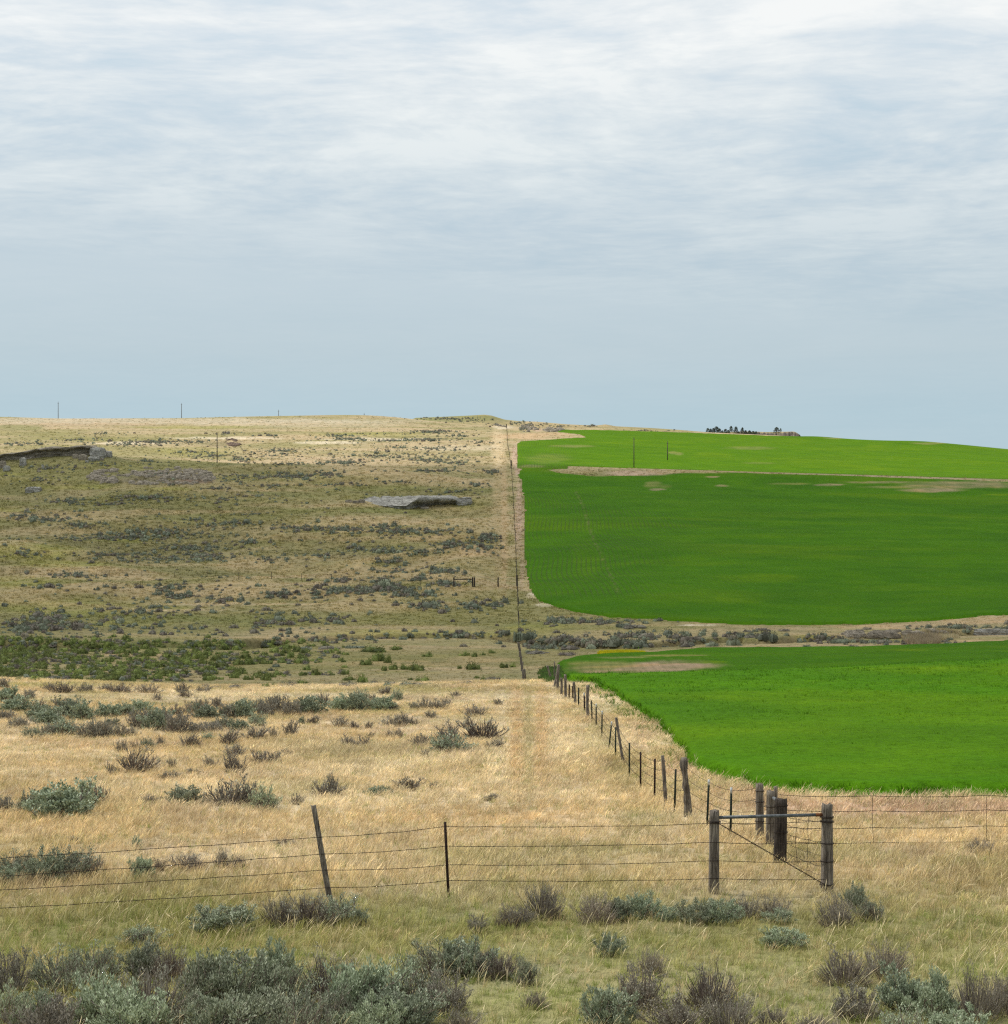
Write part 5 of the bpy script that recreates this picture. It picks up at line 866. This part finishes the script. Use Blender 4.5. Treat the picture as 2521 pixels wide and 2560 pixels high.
# outcrop of broken stone
def outcrop(name, box, n, sz, matn, label, seed):
    r = random.Random(seed); bl = B(); x0, x1, y0, y1 = box; cx, cd_ = hit((x0 + x1) / 2, (y0 + y1) / 2); cz = ground(cx, cd_)
    for i in range(n):
        t = r.random(); q = r.random(); px = x0 + (x1 - x0) * t; mid = y0 + (y1 - y0) * (.35 + .5 * abs(t - .5)); py = y0 + (y1 - y0) * q
        if abs(q - .55) > .5 * math.sqrt(max(0, 1 - (2 * t - 1) ** 2)) + .05: continue
        if fbm(np.array([px / 34.]), np.array([py / 7.]), seed, 3)[0] < -.08: continue
        x, d = hit(px, py); z = ground(x, d); w_ = r.uniform(*sz); me_v = []
        k = 6; ph = r.uniform(0, 6.28); hh_ = w_ * r.uniform(.35, .6)
        for lv, f in ((-.5, 1.1), (.6, 1.0), (1, .62)):
            for a in range(k): an = ph + 6.283 * a / k; rr_ = w_ * .5 * f * r.uniform(.75, 1.2); me_v.append((x - cx + rr_ * 1.3 * math.cos(an), d - cd_ + rr_ * math.sin(an), z - cz + hh_ * lv * r.uniform(.85, 1.1)))
        Fc = [(l * k + a, l * k + (a + 1) % k, (l + 1) * k + (a + 1) % k, (l + 1) * k + a) for l in range(2) for a in range(k)] + [tuple(2 * k + a for a in range(k))]; bl.add(me_v, Fc)
    return tag(link(name, bl.mesh(name, M[matn]), loc=(cx, cd_, cz)), label, 'rocks')
outcrop('rock_outcrop', (215, 540, 1170, 1212), 900, (.35, 1.6), 'rock2', 'broken grey stone outcrop spilling down the hillside below the left cliff', 3)
outcrop('rock_outcrop', (545, 605, 1098, 1117), 260, (.6, 1.6), 'earth', 'reddish brown earth and stone mound on the sunlit upper slope', 4)
outcrop('rock_outcrop', (1362, 1406, 1071, 1080), 60, (.8, 2.2), 'rock2', 'pale stones at the top left corner of the uppermost field', 6)
outcrop('rock_outcrop', (1225, 1262, 1062, 1074), 60, (.8, 1.8), 'rock2', 'pale stones beside the fence near the skyline', 7)
outcrop('rock_outcrop', (1300, 1345, 1062, 1080), 60, (.8, 1.8), 'rock2', 'scattered stones on the knoll just right of the fence top', 8)
outcrop('rock_outcrop', (2105, 2395, 1580, 1593), 420, (.3, .95), 'rock2', 'dark layered rock ledge along the creek between the fields at the right', 9)
boulder(2482, 1587, 86, 13, 'flat pale grey rock slab beside the creek at the right edge', name='rock_slab', depth=.4, cat='rock', seed=15, flat=.75)
boulder(2290, 1596, 30, 6, 'low brown stone below the creek ledge', name='boulder', seed=16, matn='rock2', sub=12)

# dry reed patch and yellow flowers
def patch(name, box, n, hgt, cols, label, cat, wd=.03, matn='grass'):
    pu = R.uniform(box[0], box[1], n); pv = R.uniform(box[2], box[3], n); cxm, cym = (box[0] + box[1]) / 2, (box[2] + box[3]) / 2
    k = ((pu - cxm) / (box[1] - box[0]) * 2) ** 2 + ((pv - cym) / (box[3] - box[2]) * 2) ** 2 < 1 + .2 * R.randn(n); X, Y, ok = hits(pu[k], pv[k]); X, Y = X[ok], Y[ok]; n = len(X)
    pr = [blades(name + '_tuft', 12, .25, hgt * .6, hgt, wd, .1, 2, matn, 700 + i, splay=.5) for i in range(3)]
    t = np.array(cols)[R.randint(0, len(cols), n)] * (.8 + .5 * R.rand(n)[:, None])
    scatter(name, label, cat, np.stack([X, Y, tz(X, Y)], 1), np.stack([np.zeros(n), np.zeros(n), R.uniform(0, 6.28, n)], 1), np.ones((n, 3)), R.randint(0, 3, n), t, pr)
patch('dry_reeds', (2262, 2352, 1590, 1615), 700, .8, [(.30, .23, .18), (.38, .30, .22)], 'greyish pink patch of tall dry reeds by the creek at the right', 'reeds')
patch('dry_reeds', (2300, 2400, 1578, 1600), 500, .6, [(.50, .42, .30), (.45, .36, .25)], 'pale straw-coloured reeds behind the pinkish reed patch', 'reeds')
patch('yellow_flowers', (1500, 1612, 1632, 1640), 700, .45, [(.62, .52, .015), (.5, .45, .02)], 'strip of bright yellow flowers along the far edge of the near field', 'flowers', wd=.05)
patch('field_weeds', (1350, 1420, 1670, 1706), 400, .35, [(.08, .15, .04), (.12, .18, .05)], 'dark green weeds around the tilted posts at the field corner', 'weeds')

# ------------------------------------------------------------------ fence parts
def post_mesh(h, r, matn, seed, gnarl=0., sides=14, bury=.35, taper=.9, lean=(0, 0), cracks=True):
    rr_ = np.random.RandomState(seed); rings = 18 if r > .05 else 12; V = []; ph = rr_.uniform(0, 50); cr = rr_.uniform(0, 6.28, 3)
    for i in range(rings):
        t = i / (rings - 1); z = -bury + (h + bury) * t; tt = max(0, z / h); rad = r * (1 + (taper - 1) * tt)
        ox = gnarl * (.5 if gnarl < .9 else .22) * r * math.sin(5 * t + ph) + lean[0] * z; oy = gnarl * .5 * r * math.cos(4 * t + ph) + lean[1] * z
        for k in range(sides):
            a = 6.283 * k / sides; e = vnoise(np.array([3 * math.cos(a) + ph]), np.array([3 * math.sin(a) + z * (2.5 if gnarl else .8)]), seed)[0] - .5
            e2 = vnoise(np.array([a * 3 + ph]), np.array([z * 7.]), seed + 5)[0] - .5; rk = rad * (1 + e * (.16 + gnarl * .75) + e2 * (.05 + gnarl * .35))
            if gnarl: rk *= 1 + gnarl * .38 * math.exp(-((t - .92) / .07) ** 2) - gnarl * .12 * t
            if cracks:
                for c in cr:
                    dd = abs((a - c + math.pi) % 6.283 - math.pi)
                    if dd < .24: rk *= .82
            zz = z + (rad * .18 * e * 4 if i == rings - 1 else 0); V.append((ox + rk * math.cos(a), oy + rk * math.sin(a), zz))
    Fc = [(i * sides + k, i * sides + (k + 1) % sides, (i + 1) * sides + (k + 1) % sides, (i + 1) * sides + k) for i in range(rings - 1) for k in range(sides)]
    V.append((lean[0] * h, lean[1] * h, h - r * .05)); c = len(V) - 1; b0 = (rings - 1) * sides; Fc += [(b0 + k, b0 + (k + 1) % sides, c) for k in range(sides)]
    return mesh('wooden_post', V, Fc, M[matn])
def tpost_mesh(h, lean=(0, 0), s=1.0, matn='tpost', z0=-.3, studs=True):
    b = B(); w_ = .024 * s; t = .006 * s; sx, sy = lean
    def sec(x0, x1, y0, y1, za, zb_):
        V = [(x + sx * z, y + sy * z, z) for z in (za, zb_) for x, y in ((x0, y0), (x1, y0), (x1, y1), (x0, y1))]
        b.add(V, [(0, 1, 5, 4), (1, 2, 6, 5), (2, 3, 7, 6), (3, 0, 4, 7), (4, 5, 6, 7), (3, 2, 1, 0)])
    sec(-w_, w_, -t, t, z0, h); sec(-t, t, t + .0005, w_ * 1.6, z0, h - .002)
    if studs:
        for i in range(int(max(0, h - max(.1, z0)) / .055)):
            z = max(.1, z0 + .03) + i * .055; sec(-t * .9, t * .9, -t * 2.6, -t - .0003, z, z + .022)
    return b.mesh('metal_post', M[matn])
def wirebuild(b, A, Bp, rad, sag, barb=.13, seed=0, wob=.006):
    r = random.Random(seed); A, Bp = Vector(A), Vector(Bp); ln = (Bp - A).length; n = max(3, int(ln / .35)); P = []
    for i in range(n + 1):
        t = i / n; p = A.lerp(Bp, t); p.z -= sag * 4 * t * (1 - t); e = 0 if i in (0, n) else 1; P.append(p + Vector((0, r.uniform(-wob, wob), r.uniform(-wob, wob))) * e)
    b.tube(P, rad, 4, cap=False)
    if barb:
        m = int(ln / barb)
        for i in range(m):
            t = (i + .5) / m * n; k = min(int(t), n - 1); p = P[k].lerp(P[k + 1], t - k); a = r.uniform(0, 3.14)
            for q in (a, a + 1.5): 
                d = Vector((r.uniform(-.25, .25), math.cos(q), math.sin(q))) * .014; b.tube([p - d, p + d], rad * .5, 3, cap=False)
            b.tube([p - Vector((.008, 0, 0)), p + Vector((.008, 0, 0))], rad * 1.35, 4, cap=True)
def at_depth(px, py, D): return Vector(((px - CX) / F * D, D, H0 - (py - HY) * D / F))
def fence_root(name, px, py, label, cat='fence'):
    x, d = hit(px, py); e = link(name, None, loc=(x, d, ground(x, d))); tag(e, label, cat); return e
def part(e, name, me, wpos): o = link(name, me, e, loc=Vector(wpos) - e.location); return o
def add_post(e, kind, top, base, D=None, wpx=None, seed=0, gnarl=0, matn='post', extra=.0, tip=False, h=None):
    """post from base to top in view; base is where the grass meets it, the foot goes on down to the ground"""
    if D is None:
        x, d = hit(base[0], base[1]); s = F / d; 
        if extra: x, d = hit(base[0], base[1] + extra * s)
    else: d = D; x = (base[0] - CX) / F * d
    g = ground(x, d); s = F / d; tp = at_depth(top[0], top[1], d)
    hh_ = h or max(.6, tp.z - g); ln = ((tp.x - x) / hh_, 0)
    if kind == 'w':
        me = post_mesh(hh_, wpx / s / 2, matn, seed, gnarl, lean=ln, sides=16 if wpx > 14 else 9); o = part(e, 'wooden_post', me, (x, d, g))
    else:
        zt = hh_ - .13 if tip else hh_
        me = tpost_mesh(zt, ln, 1.0 if d < 70 else 1.35, matn); o = part(e, 'metal_post', me, (x, d, g))
        if tip: link('painted_tip', tpost_mesh(hh_, ln, 1.02 if d < 70 else 1.38, 'tip', z0=zt + .001, studs=False), o)
    return Vector((x, d, g)), Vector((x + ln[0] * hh_, d, g + hh_)), hh_
def along(pb, pt, f): return pb.lerp(pt, f)
def wire_part(e, pts, rad, sag, barb, seed, name='barbed_wire'):
    b = B()
    for i in range(len(pts) - 1): wirebuild(b, pts[i] - e.location, pts[i + 1] - e.location, rad, sag, barb, seed + i)
    return link(name, b.mesh(name, M['wire']), e)
def wrap(e, post, z, r, n=3, seed=0):
    b = B(); rr_ = random.Random(seed)
    for k in range(n):
        zz = z + k * .012; b.tube([(post.x - e.location.x + r * 1.08 * math.cos(a), post.y - e.location.y + r * 1.08 * math.sin(a), zz - e.location.z + rr_.uniform(-.004, .004)) for a in np.linspace(0, 6.283, 15)], .004, 4, cap=False)
    return link('wire_wrap', b.mesh('wire_wrap', M['wire']), e)

# --- front fence with the braced pair
fe = fence_root('barbed_wire_fence', 1786, 2232, 'barbed wire fence across the foreground with leaning post, metal post and pipe-braced pair')
Lb, Lt, Lh = add_post(fe, 'w', (1787, 2027), (1786, 2234), wpx=28, seed=1)
Rb, Rt, Rh = add_post(fe, 'w', (2068, 2011), (2068, 2234), wpx=32, seed=2)
Kb, Kt, Kh = add_post(fe, 'w', (783, 2014), (828, 2262), wpx=15, seed=3, gnarl=.15)
Tb, Tt, Th = add_post(fe, 't', (1113, 2055), (1122, 2246), seed=4, matn='rustpost')
def onp(b, t, py):  # point on a post at image height py
    d = b.y; z = H0 - (py - HY) * d / F; f = (z - b.z) / (t.z - b.z); return b.lerp(t, f)
WL = [(2134, 2092, 2066, 2057), (2180, 2134, 2115, 2104), (2211, 2174, 2162, 2150), (2258, 2218, 2201, 2194)]
for i, (y0, y1, y2, y3) in enumerate(WL):
    d0 = 28.4; p0 = at_depth(-420, y0 + 34, d0); a = onp(Kb, Kt, y1) + Vector((0, -.06, 0)); b_ = onp(Tb, Tt, y2) + Vector((0, -.02, 0)); c_ = onp(Lb, Lt, y3) + Vector((-.02, -.1, 0)); e_ = onp(Rb, Rt, y3 + (2 if i else -6)) + Vector((-.05, -.1, 0))
    wire_part(fe, [p0, a, b_, c_], .0046, .03, .125, 10 * i)
    wire_part(fe, [c_, e_], .0046, .02, .125, 60 + 10 * i)
rail = B(); pa = onp(Lb, Lt, 2044) + Vector((.07, 0, 0)) - fe.location; pb_ = onp(Rb, Rt, 2037) + Vector((-.07, 0, 0)) - fe.location; rail.tube([pa, pa.lerp(pb_, .5), pb_], .029, 12); link('brace_pipe', rail.mesh('brace_pipe', M['pipe'], True), fe)
rs = B(); rs.tube([pa.lerp(pb_, .93), pb_], .0315, 12); link('rusty_pipe_end', rs.mesh('rusty_pipe_end', M['rust'], True), fe)
bw = B()
for q in (0, 3.14):
    P = []; A_ = onp(Lb, Lt, 2052) - fe.location; E_ = onp(Rb, Rt, 2214) - fe.location
    for i in range(60): t = i / 59; p = A_.lerp(E_, t); P.append(p + Vector((0, math.cos(q + t * 60), math.sin(q + t * 60))) * .011 + Vector((0, -.11, 0)))
    bw.tube(P, .0055, 4, cap=False)
link('brace_wire', bw.mesh('brace_wire', M['wire']), fe)
for p, f, r, sd_ in ((Lt, .86, .1, 1), (Rt, .85, .112, 2), (Rt, .80, .112, 3), (Rt, .36, .118, 4), (Rt, .10, .12, 5), (Rt, .56, .115, 6)):
    wrap(fe, p, p.z - (1 - f) * (Lh if p is Lt else Rh), r, 3 if f > .7 else 2, sd_)

# --- corner posts and the long fence running away beside the near field
le = fence_root('barbed_wire_fence', 1900, 2115, 'long barbed wire fence of mixed posts running from the corner along the near field')
Eb, Et, Eh = add_post(le, 'w', (1953, 1998), (1951, 2156), wpx=34, seed=21, matn='post_dark')
Bb, Bt, Bh = add_post(le, 'w', (1927, 1978), (1925, 2142), D=37.4, wpx=25, seed=22)
Ab, At_, Ah = add_post(le, 'w', (1900, 1960), (1900, 2116), D=38.6, wpx=21, seed=23)
Cb, Ct, Ch = add_post(le, 'w', (1940, 1966), (1940, 2100), D=40.5, wpx=12, seed=24)
pp = B(); a = onp(Bb, Bt, 1994) - le.location + Vector((.05, -.1, 0)); b_ = onp(Eb, Et, 2004) - le.location + Vector((-.05, .05, 0)); pp.tube([a, b_], .035, 10); link('brace_pipe', pp.mesh('brace_pipe', M['pipe'], True), le)
for t_, f in ((At_, .12), (At_, .30), (At_, .62), (At_, .85), (Et, .10), (Et, .5), (Bt, .25)): wrap(le, t_, t_.z - f * 1.3, .15 / 2 * (1.25 if t_ is At_ else 1.7), 2, int(f * 100))
RP = [('t', (1829, 1969), (1827, 2080), 1, 'tpost', 0, 0), ('t', (1773, 1949), (1768, 2057), 1, 'tpost', 0, 0), ('w', (1713, 1893), (1719, 2031), 0, 'post', 17, 1.0), ('t', (1690, 1923), (1687, 2018), 0, 'tpost', 0, 0), ('w', (1657, 1889), (1666, 2004), 0, 'post', 10, .1), ('t', (1638, 1897), (1637, 1984), 0, 'rustpost', 0, 0), ('t', (1602, 1880), (1602, 1960), 0, 'rustpost', 0, 0), ('t', (1574, 1857), (1574, 1931), 0, 'tpost', 0, 0), ('w', (1541, 1794), (1560, 1904), 0, 'post', 7.5, .2), ('t', (1540, 1818), (1539, 1889), 0, 'tpost', 0, 0), ('t', (1530, 1804), (1523, 1861), 1, 'tpost', 0, 0), ('t', (1506, 1777), (1505, 1837), 1, 'tpost', 0, 0), ('t', (1491, 1759), (1491, 1812), 1, 'tpost', 0, 0), ('t', (1479, 1751), (1481, 1799), 0, 'tpost', 0, 0), ('w', (1469, 1713), (1471, 1786), 0, 'post', 8, .5), ('t', (1461, 1732), (1462, 1773), 1, 'rustpost', 0, 0), ('t', (1447, 1719), (1447, 1760), 0, 'tpost', 0, 0), ('w', (1435, 1705), (1439, 1754), 0, 'post', 7, .5), ('t', (1432, 1715), (1433, 1745), 0, 'rustpost', 0, 0), ('t', (1424, 1711), (1423, 1744), 0, 'rustpost', 0, 0), ('w', (1413, 1686), (1416, 1741), 0, 'post', 6.5, .5), ('w', (1404, 1695), (1405, 1734), 0, 'post', 6, .4), ('w', (1396, 1661), (1395, 1719), 0, 'post', 8, .6), ('w', (1394, 1678), (1387, 1712), 0, 'post', 6, .6)]
prev = [(Ab, At_)]
for i, (k, tp, bs, tip, mt, wp, gn) in enumerate(RP):
    b0, t0, h0 = add_post(le, k, tp, bs, wpx=wp or 6, seed=40 + i, gnarl=gn, matn=mt, extra=.12, tip=bool(tip)); prev.append((b0, t0))
for D, tx_, ty_, bx_, wp, gn in ((104, 1386.6, 1667, 1386, 3, 0), (112, 1370, 1664, 1380, 7, .6), (126, 1312, 1673, 1314, 5.5, .4), (130, 1308, 1681, 1311, 4, .3), (150, 1307, 1654, 1308, 4.5, .3), (165, 1304, 1640, 1305, 4.5, .3), (176, 1301, 1628, 1303, 5, .3), (190, 1297, 1606, 1301, 6.5, .4)):
    x = (bx_ - CX) / F * D; g = ground(x, D); tz_ = H0 - (ty_ - HY) * D / F; b0, t0, h0 = add_post(le, 'w', (tx_, ty_), (bx_, 0), D=D, wpx=wp, seed=int(D), gnarl=gn, h=max(1.15, tz_ - g)); prev.append((b0, t0))
for j, f in enumerate((.95, .74, .53, .30)):
    pts = []
    for b0, t0 in prev: L0 = (t0 - b0).length; pts.append(b0.lerp(t0, f * min(1, 1.25 / L0)) + Vector((.0, -.03, 0)))
    wire_part(le, pts, .0045, .035, .3, 200 + 40 * j)
# --- right-hand fence from the corner
re_ = fence_root('barbed_wire_fence', 2182, 2130, 'slack barbed wire fence strands with twisted wire stays right of the corner posts')
ys_ = [(1987, 1990, 1989, 1988), (2025, 2027, 2025, 2022), (2068, 2069, 2065, 2056), (2104, 2106, 2102, 2091)]
RW = []
for i, ys4 in enumerate(ys_):
    st = (onp(Cb, Ct, ys4[0]) if i == 0 else onp(Eb, Et, ys4[0])) + Vector((.08, 0, 0)); pts = [st] + [at_depth(x, y, D) for x, y, D in ((2182, ys4[1], 37.2), (2467, ys4[2], 37.8), (2760, ys4[3], 38.5))]; RW.append(pts); wire_part(re_, pts, .0052, .03, .125, 300 + 10 * i)
for k, px, pb2 in ((1, 2182, 2134), (2, 2467, 2112)):
    b = B(); top = RW[0][k] - re_.location; P = [top + Vector((.02, 0, .03)), top]; 
    for i in range(1, 4): P.append(RW[i][k] - re_.location + Vector((rnd.uniform(-.03, .03), 0, 0)))
    P.append(at_depth(px - 8, pb2, RW[0][k].y) - re_.location); b.tube(P, .0045, 4); link('wire_stay', b.mesh('wire_stay', M['wire']), re_)
# far end post so that the strands are held (outside the picture)
x = RW[0][3].x; g = ground(x, 38.5); part(re_, 'wooden_post', post_mesh(1.45, .09, 'post', 77), (x, 38.5, g))
# strands between the dark corner post and the right braced post
se = fence_root('wire_panel', 1990, 2190, 'tangled wire panel with upright stays between dark corner post and right braced post', 'wire fence')
A5 = []; 
for i, (ya, yb) in enumerate(((2040, 2052), (2060, 2075), (2082, 2104), (2105, 2138), (2128, 2165), (2146, 2188))):
    p, q = onp(Eb, Et, ya) + Vector((.1, 0, 0)), onp(Rb, Rt, yb) + Vector((-.1, 0, 0)); A5.append((p, q)); wire_part(se, [p, p.lerp(q, .35) - Vector((0, 0, .03)), p.lerp(q, .7) - Vector((0, 0, .02)), q], .0036, .02, .14 if i % 2 == 0 else 0, 400 + i)
for f in (.33, .66):
    b = B(); P = [p.lerp(q, f) - se.location + Vector((rnd.uniform(-.02, .02), 0, rnd.uniform(-.01, .01))) for p, q in A5]; P.insert(0, P[0] + Vector((.01, 0, .08))); b.tube(P, .004, 4); link('wire_stay', b.mesh('wire_stay', M['wire']), se)

# --- fence climbing the far hillside
ue = fence_root('hillside_fence', 1297, 1565, 'fence climbing straight up the far hillside between grassland and green field')
FL = [(1297, 1600), (1297, 1566), (1295, 1514), (1293, 1460), (1290, 1367), (1288, 1330), (1287, 1311), (1282, 1219), (1278, 1168), (1269, 1109), (1266, 1066)]
P0 = [hit(a, b) for a, b in FL]; ls = [0]
for p, q in zip(P0[:-1], P0[1:]): ls.append(ls[-1] + math.hypot(p[0] - q[0], p[1] - q[1]))
m = int(ls[-1] / 6.5); sv = np.linspace(0, ls[-1], m); fx = np.interp(sv, ls, [p[0] for p in P0]); fy = np.interp(sv, ls, [p[1] for p in P0])
pmw = [post_mesh(1.3, .06, 'post_dark', 90 + i, .2, sides=7) for i in range(3)]; pmt = post_mesh(1.2, .032, 'post_dark', 95, 0, sides=6)
tops = []
for i in range(m):
    g = ground(fx[i], fy[i]); wood = i % 3 == 0; o = part(ue, 'wooden_post' if wood else 'metal_post', pmw[i % 3] if wood else pmt, (fx[i] + rnd.uniform(-.08, .08), fy[i], g)); o.rotation_euler = (0, rnd.uniform(-.04, .04), rnd.uniform(0, 6)); tops.append(Vector((fx[i], fy[i], g)))
for z in (1.2, .9, .6, .3): wire_part(ue, [t + Vector((0, 0, z)) for t in tops], .006, 0, 0, 1)
for px, py in ((1293, 1466), (1278, 1172), (1279, 1165), (1266, 1070)):
    x, d = hit(px, py); part(ue, 'wooden_post', post_mesh(1.9, .15, 'post_dark', int(px + py), .2, sides=8), (x, d, ground(x, d)))
# --- cross fence on the middle hillside with its braced pair
ce = fence_root('cross_fence', 1182, 1466, 'small dark cross fence on the middle hillside with a braced pair of wooden posts')
cw = []
for px, py, wood in ((50, 1441, 0), (130, 1441, 0), (200, 1441, 0), (273, 1441, 0), (355, 1442, 0), (437, 1443, 0), (518, 1443, 0), (597, 1449, 0), (679, 1448, 0), (754, 1452, 0), (829, 1454, 0), (900, 1462, 0), (975, 1466, 0), (1051, 1464, 0), (1135, 1467, 1), (1182, 1467, 1), (1186.5, 1467.5, 1), (1246, 1467, 1)):
    x, d = hit(px, py); g = ground(x, d); me = post_mesh(1.5 if wood else 1.25, .13 if wood else .045, 'post_dark', int(px), .1, sides=8); part(ce, 'wooden_post' if wood else 'metal_post', me, (x, d, g)); cw.append((Vector((x, d, g)), wood))
for z in (1.15, .8, .45): wire_part(ce, [p + Vector((0, 0, z)) for p, _ in cw], .008, 0, 0, 1)
b = B(); q0, q1 = cw[14][0] - ce.location, cw[15][0] - ce.location; b.tube([q0 + Vector((0, 0, 1.15)), q1 + Vector((0, 0, 1.2))], .07, 7); link('brace_rail', b.mesh('brace_rail', M['post_dark']), ce)
b = B(); b.tube([q0.lerp(q1, .55) + Vector((0, 0, .3)), q0.lerp(q1, .9) + Vector((0, 0, 1.1))], .05, 6); link('brace_rail', b.mesh('brace_rail', M['post_dark']), ce)

# ------------------------------------------------------------------ utility poles
def pole(D, px, ytop, label, ybase=None, r=.17):
    if ybase: x, D = hit(px, ybase)
    else: x = (px - CX) / F * D
    g = ground(x, D); top = H0 - (ytop - HY) * D / F; h = top - g; e = link('utility_pole', None, loc=(x, D, g)); tag(e, label, 'utility pole', 'utility poles')
    b = B(); b.tube([(0, 0, -.5), (0, 0, h * .5), (0, 0, h - .45)], [r, r * .85, r * .7], 10); link('pole_shaft', b.mesh('pole_shaft', M['pole'], True), e)
    b = B(); b.tube([(0, 0, h - .45), (0, 0, h - .12)], .06, 6); link('pin', b.mesh('pin', M['pole']), e)
    b = B(); b.tube([(0, 0, h - .12), (0, 0, h - .06), (0, 0, h)], [.07, .11, .06], 8); link('insulator', b.mesh('insulator', M['glass']), e)
    b = B(); b.tube([(-.45, 0, h - .8), (.45, 0, h - .8)], .05, 5); link('crossarm', b.mesh('crossarm', M['pole']), e)
pole(905, 145.5, 1004, 'utility pole furthest left on the skyline'); pole(930, 454, 1007.5, 'second utility pole from the left on the skyline'); pole(960, 696.5, 1024, 'third, shorter looking utility pole from the left on the skyline'); pole(1000, 911, 1032, 'utility pole whose tip barely clears the rounded grassy skyline')
pole(0, 543, 1079, 'brownish utility pole standing on the left slope below the skyline', 1157); pole(590, 1585.5, 1092, 'taller nearer utility pole in front of the uppermost green field'); pole(640, 1669.5, 1102, 'shorter utility pole right of the taller one in the uppermost green field')

# ------------------------------------------------------------------ distant mesa with pines
MD = 1850.0; ms_ = MD / F
prof = [(1740, 1100, 0), (1772, 1084, 0), (1800, 1080, 0), (1860, 1078, 0), (1888, 1079, 1), (1900, 1079, 1), (1930, 1079.5, 1), (1960, 1078.5, 1), (1985, 1078.5, 1), (1992, 1080, 1), (2001, 1086, 1), (2008, 1096, 1), (2030, 1130, 1)]
nx = 150; pxm = np.linspace(1740, 2030, nx); top = np.interp(pxm, [p[0] for p in prof], [p[1] for p in prof]) + .6 * fbm(pxm / 6, pxm * 0, 3, 3); secs = [(-40, 45), (-14, 20), (-6, 10), (-3, 6), (-2, 2.2), (-1, .6), (2, 0), (60, 0), (120, 40)]
V = []
for i in range(nx):
    for j, (dy, dz) in enumerate(secs):
        e = float(vnoise(np.array([i * .6]), np.array([j * .9]), 8)[0] - .5); V.append(((pxm[i] - CX) * ms_ + e * 2, MD + dy + e * 6, H0 - (top[i] - HY) * ms_ - dz + e * (1.0 if j < 5 else .3)))
m_ = len(secs); Fc = [(i * m_ + j, (i + 1) * m_ + j, (i + 1) * m_ + j + 1, i * m_ + j + 1) for i in range(nx - 1) for j in range(m_ - 1)]
mm, nn, bb, oo = mat('mesa'); gg_ = N(nn, 'ShaderNodeNewGeometry'); sp_ = N(nn, 'ShaderNodeSeparateXYZ'); L(nn, gg_.outputs['Normal'], sp_.inputs[0]); t1 = tex(nn, gg_.outputs['Position'], .15, 6, .7, (1, 1, 3)); c1 = ramp(nn, t1, [(.35, (.13, .11, .10)), (.6, (.30, .25, .21))]); c2 = ramp(nn, t1, [(.4, (.42, .33, .19)), (.6, (.24, .23, .10))])
L(nn, mixc(nn, ramp(nn, sp_.outputs[2], [(.55, 0), (.8, 1)]), c1, c2), bb.inputs['Base Color']); M['mesa'] = mm
tag(link('mesa', mesh('mesa', V, Fc, mm)), kind='structure')
def pine_mesh(seed, tall=1.0):
    r = random.Random(seed); V = []; Fc = []
    for i in range(420):
        t = r.random() ** .9; z = .14 + .86 * t; rad = .44 * (1 - t) ** .55 * r.uniform(.3, 1) + .02; a = r.uniform(0, 6.283); c = Vector((rad * math.cos(a), rad * math.sin(a), z)); s = .09; o = len(V)
        for _ in range(3): V.append(tuple(c + Vector((r.uniform(-s, s), r.uniform(-s, s), r.uniform(-s, s) * .8))))
        Fc.append((o, o + 1, o + 2))
    tb = B(); tb.tube([(0, 0, -.05), (0, 0, .5), (0, 0, .95)], [.03, .02, .006], 5); return mesh('crown', V, Fc, M['pine']), tb.mesh('trunk', M['pole'])
PM = [pine_mesh(i) for i in range(5)]
PT = [(1769, 1084, 18, 1.1, 'leftmost of the far pines'), (1776, 1083, 15, 1, 'second far pine from the left'), (1783, 1083, 17, 1, 'third far pine from the left'), (1791, 1083, 22, 1.3, 'tallest of the left clump of far pines'), (1798, 1083, 16, 1, 'far pine at the right of the left clump'), (1813, 1085, 17, 1.1, 'left pine of the wide middle pair'), (1820, 1086, 14, 1.2, 'right pine of the wide middle pair'), (1827, 1080, 20, .9, 'slim far pine just right of the middle pair'), (1839, 1084, 23, .9, 'tall narrow pine standing alone near the middle of the mesa'), (1855, 1083, 19, .9, 'pine leaning over the middle of the mesa'), (1863, 1087, 15, 1.2, 'low dark pine at the left of the right clump'), (1873, 1088, 16, 1.3, 'broad dark pine in the right clump'), (1882, 1088, 14, 1.3, 'broad dark pine at the right of the right clump'), (1889, 1088, 13, 1.2, 'lowest dark pine beside the cliff step'), (1941, 1083, 20, 1.3, 'bushy tree on the bare right end of the mesa'), (1950.5, 1079, 11, .9, 'small tree beside the bushy one at the bare end of the mesa'), (1805, 1085, 12, 1.1, 'small far pine between the left clump and middle pair'), (1846, 1086, 10, 1.3, 'smallest dark pine under the tall narrow one')]
for i, (px, py, h_, wf, lab) in enumerate(PT):
    cr, tr = PM[i % 5]; e = link('pine_tree', None, loc=((px - CX) * ms_, MD - 5, H0 - (py - HY) * ms_ - 1.0), rot=(0, 0, i), scl=(h_ * ms_ * wf * .85, h_ * ms_ * wf * .85, h_ * ms_ * .74 + .6)); tag(e, lab + ' on the distant mesa' if 'mesa' not in lab else lab, 'pine tree', 'pines on the distant mesa'); link('crown', cr, e); link('trunk', tr, e)
